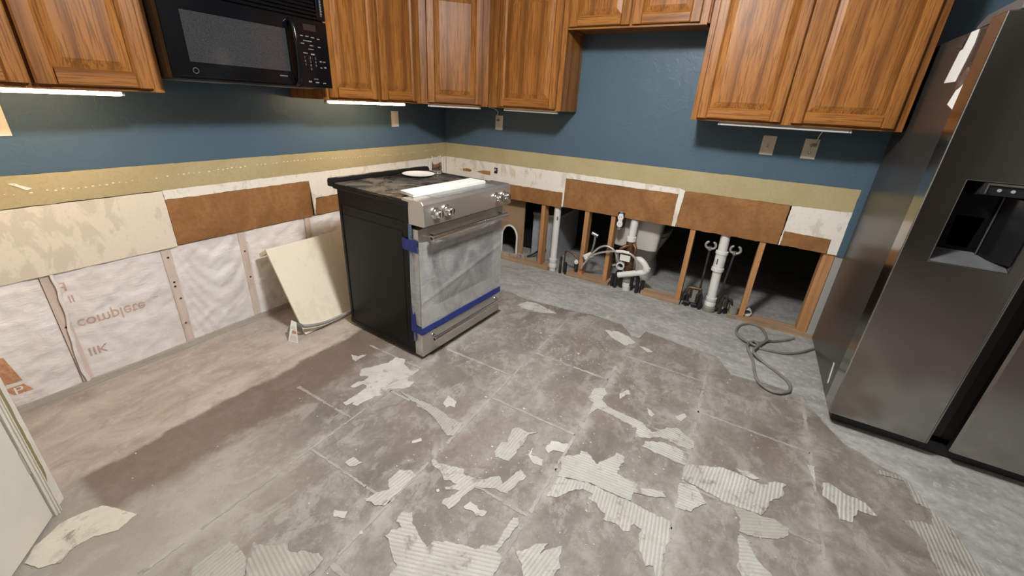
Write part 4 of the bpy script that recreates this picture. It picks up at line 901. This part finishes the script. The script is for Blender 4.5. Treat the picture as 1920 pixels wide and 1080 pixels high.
def riser(label, x0, x1, y, ztop):
    r = thing('supply_riser', label, 'valve', (x0, y, 0), 0, 'supply risers with wing handles')
    pv(MB().tube(smooth_path([(x0, y, .0), (x0, y, .12), ((x0+x1)/2, y, .30), (x1, y, ztop)], 6), .0078, 10), 'pipe', IRON, r)
    b = pv(MB().lathe([(.014, -.012), (.016, 0), (.014, .014), (.006, .018)], (x1, y, ztop), 'z', 14), 'valve_body', ZINC, r)
    for s_ in (-1, 1):
        pv(MB().tube(smooth_path([(x1, y-.004, ztop+.004), (x1+s_*.022, y-.006, ztop+.006), (x1+s_*.033, y-.006, ztop+.024), (x1+s_*.026, y-.006, ztop+.046), (x1+s_*.012, y-.006, ztop+.052)], 5), [.0085]*16+[.0085, .0085, .0085, .007, .005], 8), 'wing', WING, r)
    return r
riser('grey shut-off riser with wing handle left of the tall white pipe', 2.400, 2.398, .065, .475)
riser('grey shut-off riser with wing handle right of the tall white pipe', 2.540, 2.560, .065, .475)
def stub(label, pts, r=.011, mat=RUBBER, name='insulated_pipe', cat='pipe', group='dark pipe stubs at the floor'):
    o = pv(MB().tube(smooth_path(pts, 7), r, 10), name, mat, None, org=(pts[0][0], pts[0][1], 0)); tag(o, label, cat, group); return o
for i, (x, y) in enumerate(((2.330, .03), (2.375, .07), (2.425, .025), (2.565, .04), (2.600, .07))):
    lbls = ['dark pipe stub against the fourth stud from the range', 'dark pipe stub behind the small floor fitting, left of tall white pipe', 'dark pipe stub close against the left of the tall white pipe', 'dark bent pipe stub just right of the tall white pipe', 'outer dark bent pipe stub right of the tall white pipe']
    h = (.10, .15, .13, .15, .12)[i]; s_ = 1 if i > 2 else -1
    stub(lbls[i], [(x, y, 0), (x, y, h*.7), (x+s_*.010, y-.006, h), (x+s_*.026, y-.012, h*.9), (x+s_*.028, y-.014, h*.45)], .0115, IRON if i % 2 else RUBBER)
bf = thing('floor_fitting', 'small rusty pipe bridge at the floor left of tall pipe', 'fitting', (2.365, .05, 0))
pv(MB().tube(smooth_path([(2.315, .055, .0), (2.315, .055, .12), (2.325, .055, .145), (2.345, .055, .148), (2.395, .055, .148), (2.412, .055, .14), (2.414, .055, .0)], 5), .009, 10), 'pipe_bridge', COPPER, bf)
MB().box(2.340, 2.392, .05, .062, .03, .135).build('bracket', simple('grey_bracket', (.25, .22, .19), .7), bf, bevel=.003)
for (x, z) in ((2.33, .03), (2.385, .025)): pv(MB().lathe([(.014, -.02), (.016, 0), (.014, .02)], (x, .03, z), 'x', 12), 'clamp', RUBBER, bf)
# capped stub by the fifth stud
cl = thing('pipe_stub', 'short open pipe stub at the foot of the fifth stud', 'pipe', (2.655, .04, 0))
pv(MB().lathe([(.024, .0), (.030, .01), (.030, .075), (.033, .078), (.033, .092), (.026, .092), (.026, .05), (0, .05)], (2.655, .045, 0), 'z', 20), 'hub', GREYP, cl)
MB().box(2.620, 2.695, .008, .085, .0, .030).build('base_block', simple('dusty_block', (.30, .24, .17), .9), cl, bevel=.004)
pv(MB().lathe([(.0, .055), (.0255, .055), (.0255, .056), (0, .056)], (2.655, .045, 0), 'z', 16), 'dark_bore', HOLE, cl)
pv(MB().lathe([(.022, -.02), (.026, -.02), (.026, .02), (.022, .02)], (2.742, .055, .065), 'y', 18, True), 'side_ring', PVC, cl)
# drain assembly below the sink
sk = thing('drain_assembly', 'tangled sink drain of white pipe and brown tee beside the toilet', 'pipe', (1.850, .05, 0))
pv(MB().tube([(1.838, .05, .66), (1.830, .05, .43)], .030, 20), 'vent_pipe', PVC, sk)
pv(MB().lathe([(.030, .415), (.038, .417), (.038, .452), (.034, .456)], (1.830, .05, 0), 'z', 22), 'coupling', PVC, sk)
te = pv(MB().tube(smooth_path([(1.830, .05, .42), (1.835, .048, .36), (1.845, .045, .28), (1.850, .05, .16)], 6), .034, 18), 'brown_tee', COPPER, sk)
pv(MB().tube(smooth_path([(1.835, .03, .385), (1.80, .005, .375), (1.775, -.005, .35), (1.79, -.004, .325), (1.825, .02, .32)], 6), .015, 10), 'copper_bend', COPPER, te)
pv(MB().tube(smooth_path([(1.86, .03, .40), (1.885, .015, .37), (1.885, .01, .33), (1.87, .02, .29)], 6), .013, 10), 'copper_bend', COPPER, te)
pv(MB().lathe([(.022, .05), (.022, -.018), (.031, -.020), (.032, -.045), (.024, -.047), (.023, .0), (0, .0)], (1.800, .0, .222), 'y', 22), 'open_stub', PVC, sk)
pv(MB().lathe([(0, -.006), (.0225, -.006), (.0225, -.008), (0, -.008)], (1.800, .0, .222), 'y', 16), 'dark_bore', HOLE, sk)
pv(MB().tube(smooth_path([(1.905, .02, .285), (1.94, .0, .295), (1.975, -.008, .272), (2.000, -.010, .235), (1.985, -.012, .205), (1.93, -.014, .185), (1.86, -.018, .160), (1.79, -.02, .135)], 7), [.024]*43+[.024]*7, 14), 'trap_bend', PVC, sk)
for (x, z) in ((1.998, .235),): pv(MB().lathe([(.024, -.012), (.030, -.012), (.030, .012), (.024, .012)], (x, -.010, z), 'z', 16, True), 'trap_nut', PVC, sk)
pv(MB().lathe([(.037, .075), (.040, .078), (.040, .15), (.036, .156)], (1.858, .035, 0), 'z', 20), 'grey_coupling', GREYP, sk)
pv(MB().lathe([(.032, 0), (.032, .03), (.036, .034), (.036, .075), (.033, .078)], (1.860, .035, 0), 'z', 20), 'floor_pipe', PVC, sk)
for i, (x, s_) in enumerate(((1.765, 1), (1.735, -1), (1.945, -1), (1.980, 1))):
    lb_ = ['dark insulated pipe just left of the sink drain', 'outer dark insulated pipe left of the sink drain', 'dark insulated pipe just right of the sink drain', 'outer dark insulated pipe right of the sink drain'][i]
    stub(lb_, [(x, .03, 0), (x, .03, .08), (x+s_*.005, .03, .13), (x+s_*.026, .025, .152), (x+s_*.045, .02, .13), (x+s_*.048, .02, .05)] if i in (0, 2) else [(x, .045, 0), (x, .045, .07), (x+.006, .04, .11)], .0145, RUBBER)
cu = stub('thin corroded copper loop between first white pipe and second stud', [(1.285, .06, 0), (1.283, .06, .17), (1.292, .06, .205), (1.32, .06, .21), (1.41, .05, .165), (1.43, .05, .11)], .008, COPPER, 'copper_loop')
stub('dark pipe stub beside the first white pipe', [(1.262, .03, 0), (1.262, .03, .13), (1.27, .03, .15)], .012, IRON)
stub('second dark pipe stub beside the first white pipe', [(1.312, .035, 0), (1.310, .035, .09), (1.305, .03, .11)], .012, RUBBER)
vv = thing('shut_off_valve', 'dirty valve with white cap behind the second stud', 'valve', (1.405, .06, 0))
pv(MB().lathe([(.012, .0), (.012, .06), (.022, .07), (.022, .11), (.012, .12)], (1.400, .06, 0), 'z', 14), 'valve_body', IRON, vv)
pv(MB().lathe([(.020, .03), (.020, -.01), (.016, -.014), (0, -.014)], (1.402, .045, .135), 'y', 16), 'white_cap', PVC, vv)
# toilet hoses and tag block
hs = thing('supply_hose', 'pair of grey braided hoses arching in front of two studs', 'hose', (1.60, -.01, .13))
pv(MB().tube(smooth_path([(1.47, -.012, .120), (1.50, -.014, .175), (1.545, -.016, .255), (1.60, -.016, .325), (1.66, -.016, .355), (1.72, -.015, .335), (1.745, -.012, .305), (1.755, 0, .25), (1.765, .02, .20)], 7), .0085, 10), 'hose', BRAID, hs)
pv(MB().tube(smooth_path([(1.560, -.018, .255), (1.62, -.022, .290), (1.70, -.026, .320), (1.78, -.028, .338), (1.85, -.028, .338), (1.90, -.026, .310), (1.925, -.024, .26), (1.925, -.018, .20), (1.90, -.012, .15)], 7), .0085, 10), 'hose', BRAID, hs)
pv(MB().tube([(1.748, -.027, .332), (1.80, -.029, .342), (1.850, -.029, .341)], .0125, 12), 'white_sleeve', PVC, hs)
for p in ((1.47, -.012, .120), (1.560, -.018, .255)): pv(MB().lathe([(.010, -.012), (.012, -.008), (.012, .012), (.008, .016)], p, 'z', 10), 'end_nut', CHROME, hs)
hv = thing('hose_valve', 'small grey round-headed hose valve with white tag between studs', 'valve', (1.535, .03, .26))
pv(MB().tube(smooth_path([(1.525, .03, .250), (1.535, .03, .30), (1.540, .035, .36), (1.538, .035, .405)], 6), .009, 10), 'stem', ZINC, hv)
pv(MB().tube([(1.512, .03, .425), (1.565, .03, .408)], .016, 12), 'round_head', ZINC, hv)
wt = MB().box(-.036, .036, -.004, .004, -.022, .022, Matrix.Translation((1.515, -.012, .235)) @ Matrix.Rotation(-.62, 4, 'Y')).build('white_tag', PAPER, hv, bevel=.001)
MB().box(-.044, -.036, -.0045, .0045, -.022, .022, Matrix.Translation((1.515, -.012, .235)) @ Matrix.Rotation(-.62, 4, 'Y')).build('blue_end', simple('pale_blue_ink', (.16, .28, .38), .6), wt)
for k in range(2): MB().box(-.006+.018*k, .002+.018*k, -.0048, -.0040, -.010, .006, Matrix.Translation((1.515, -.012, .235)) @ Matrix.Rotation(-.62, 4, 'Y')).build('print_mark', INK, wt)
vb = thing('angle_valve', 'grey angle stop with white tag left of brown drain tee', 'valve', (1.765, .0, .26))
pv(MB().tube(smooth_path([(1.755, .0, .315), (1.760, .0, .27), (1.775, .0, .235), (1.80, .01, .25)], 5), .014, 10), 'valve_body', ZINC, vb)
pv(MB().tube([(1.728, -.01, .205), (1.765, -.008, .222)], .012, 10), 'oval_handle', CHROME, vb)
MB().box(1.785, 1.865, -.034, -.030, .268, .318).build('white_tag', PAPER, vb, bevel=.001)
# loose receptacle hanging at the cut edge
rc = thing('loose_receptacle', 'white duplex receptacle in a black box hanging at the cut drywall edge', 'outlet', (1.735, .01, .575))
MB().box(1.708, 1.762, -.004, .06, .520, .642).build('box', HOLE, rc, bevel=.004)
MB().box(1.719, 1.751, -.010, -.004, .528, .632).build('yoke', PAPER, rc, bevel=.002)
for z in (.553, .606):
    f = MB().prism([(1.735+.0215*math.cos(t), z+max(-.022, min(.022, .026*math.sin(t)))) for t in [2*PI*k/24 for k in range(24)]], 1, -.016, -.004).build('receptacle', PAPER, rc)
    for dx in (-.007, .006): MB().box(1.735+dx-.0015, 1.735+dx+.0015, -.0168, -.0158, z-.002, z+.008).build('slot', HOLE, f)
for z in (.517, .645): MB().lathe([(.012, 0), (.012, -.004), (.0, -.005)], (1.735, -.004, z), 'y', 12).build('mounting_ear', ZINC, rc)
# ================================================================== TOILET (bathroom side, seen from behind) and bathroom
to_ = thing('toilet', 'white toilet seen from behind through the opened wall', 'toilet', (1.84, .45, 0))
def ring(cx_, cy_, z, rx, ry, n=28, sq=2.6):
    out = []
    for k in range(n):
        t = 2*PI*k/n; c, s = math.cos(t), math.sin(t)
        out.append(Vector((cx_+rx*math.copysign(abs(c)**(2/sq), c), cy_+ry*math.copysign(abs(s)**(2/sq), s), z)))
    return out
def loft(rs, cap=True):
    m = MB(); n = len(rs[0])
    for r in rs: m.v += r
    for i in range(len(rs)-1):
        for k in range(n): l = (k+1) % n; m.f.append([i*n+k, i*n+l, (i+1)*n+l, (i+1)*n+k])
    if cap: m.f.append(list(range(n))[::-1]); m.f.append([(len(rs)-1)*n+k for k in range(n)])
    return m
loft([ring(1.84, .225, .325, .165, .075, sq=6), ring(1.84, .225, .335, .178, .085, sq=6), ring(1.84, .225, .70, .205, .098, sq=6)]).build('tank', PORC, to_, smooth=True)
loft([ring(1.84, .225, .70, .215, .105, sq=6), ring(1.84, .225, .728, .215, .105, sq=6), ring(1.84, .225, .735, .205, .098, sq=6)]).build('tank_lid', PORC, to_, smooth=True)
loft([ring(1.87, .54, 0, .110, .26, sq=3), ring(1.87, .54, .03, .108, .255, sq=3), ring(1.87, .50, .16, .092, .20, sq=3), ring(1.87, .52, .25, .115, .24), ring(1.85, .56, .33, .175, .30), ring(1.85, .57, .375, .195, .32), ring(1.85, .57, .395, .195, .32)]).build('bowl', PORC, to_, smooth=True)
loft([ring(1.85, .59, .397, .200, .29), ring(1.85, .59, .425, .198, .288), ring(1.85, .59, .432, .18, .27)]).build('seat_lid', PORC, to_, smooth=True)
for x in (1.775, 1.965): pv(MB().lathe([(.014, 0), (.014, .012), (.008, .022), (0, .024)], (x, .46, .0), 'z', 12), 'bolt_cap', PORC, to_)
vn = thing('vanity_cabinet', 'pale grey bathroom cabinet end seen between the board and first stud', 'cabinet', (.92, .40, 0))
MB().box(.845, 1.10, .26, .80, .0, .42).build('body', simple('pale_grey_laminate', (.40, .41, .42), .5), vn, bevel=.004)
MB().box(.84, 1.115, .25, .82, .42, .445).build('counter', PORC, vn, bevel=.004)
pv(MB().tube(smooth_path([(.84, .20, .01), (.88, .21, .03), (.95, .22, .085), (1.02, .23, .11)], 5), .008, 8), 'drain_hose', RUBBER, vn)
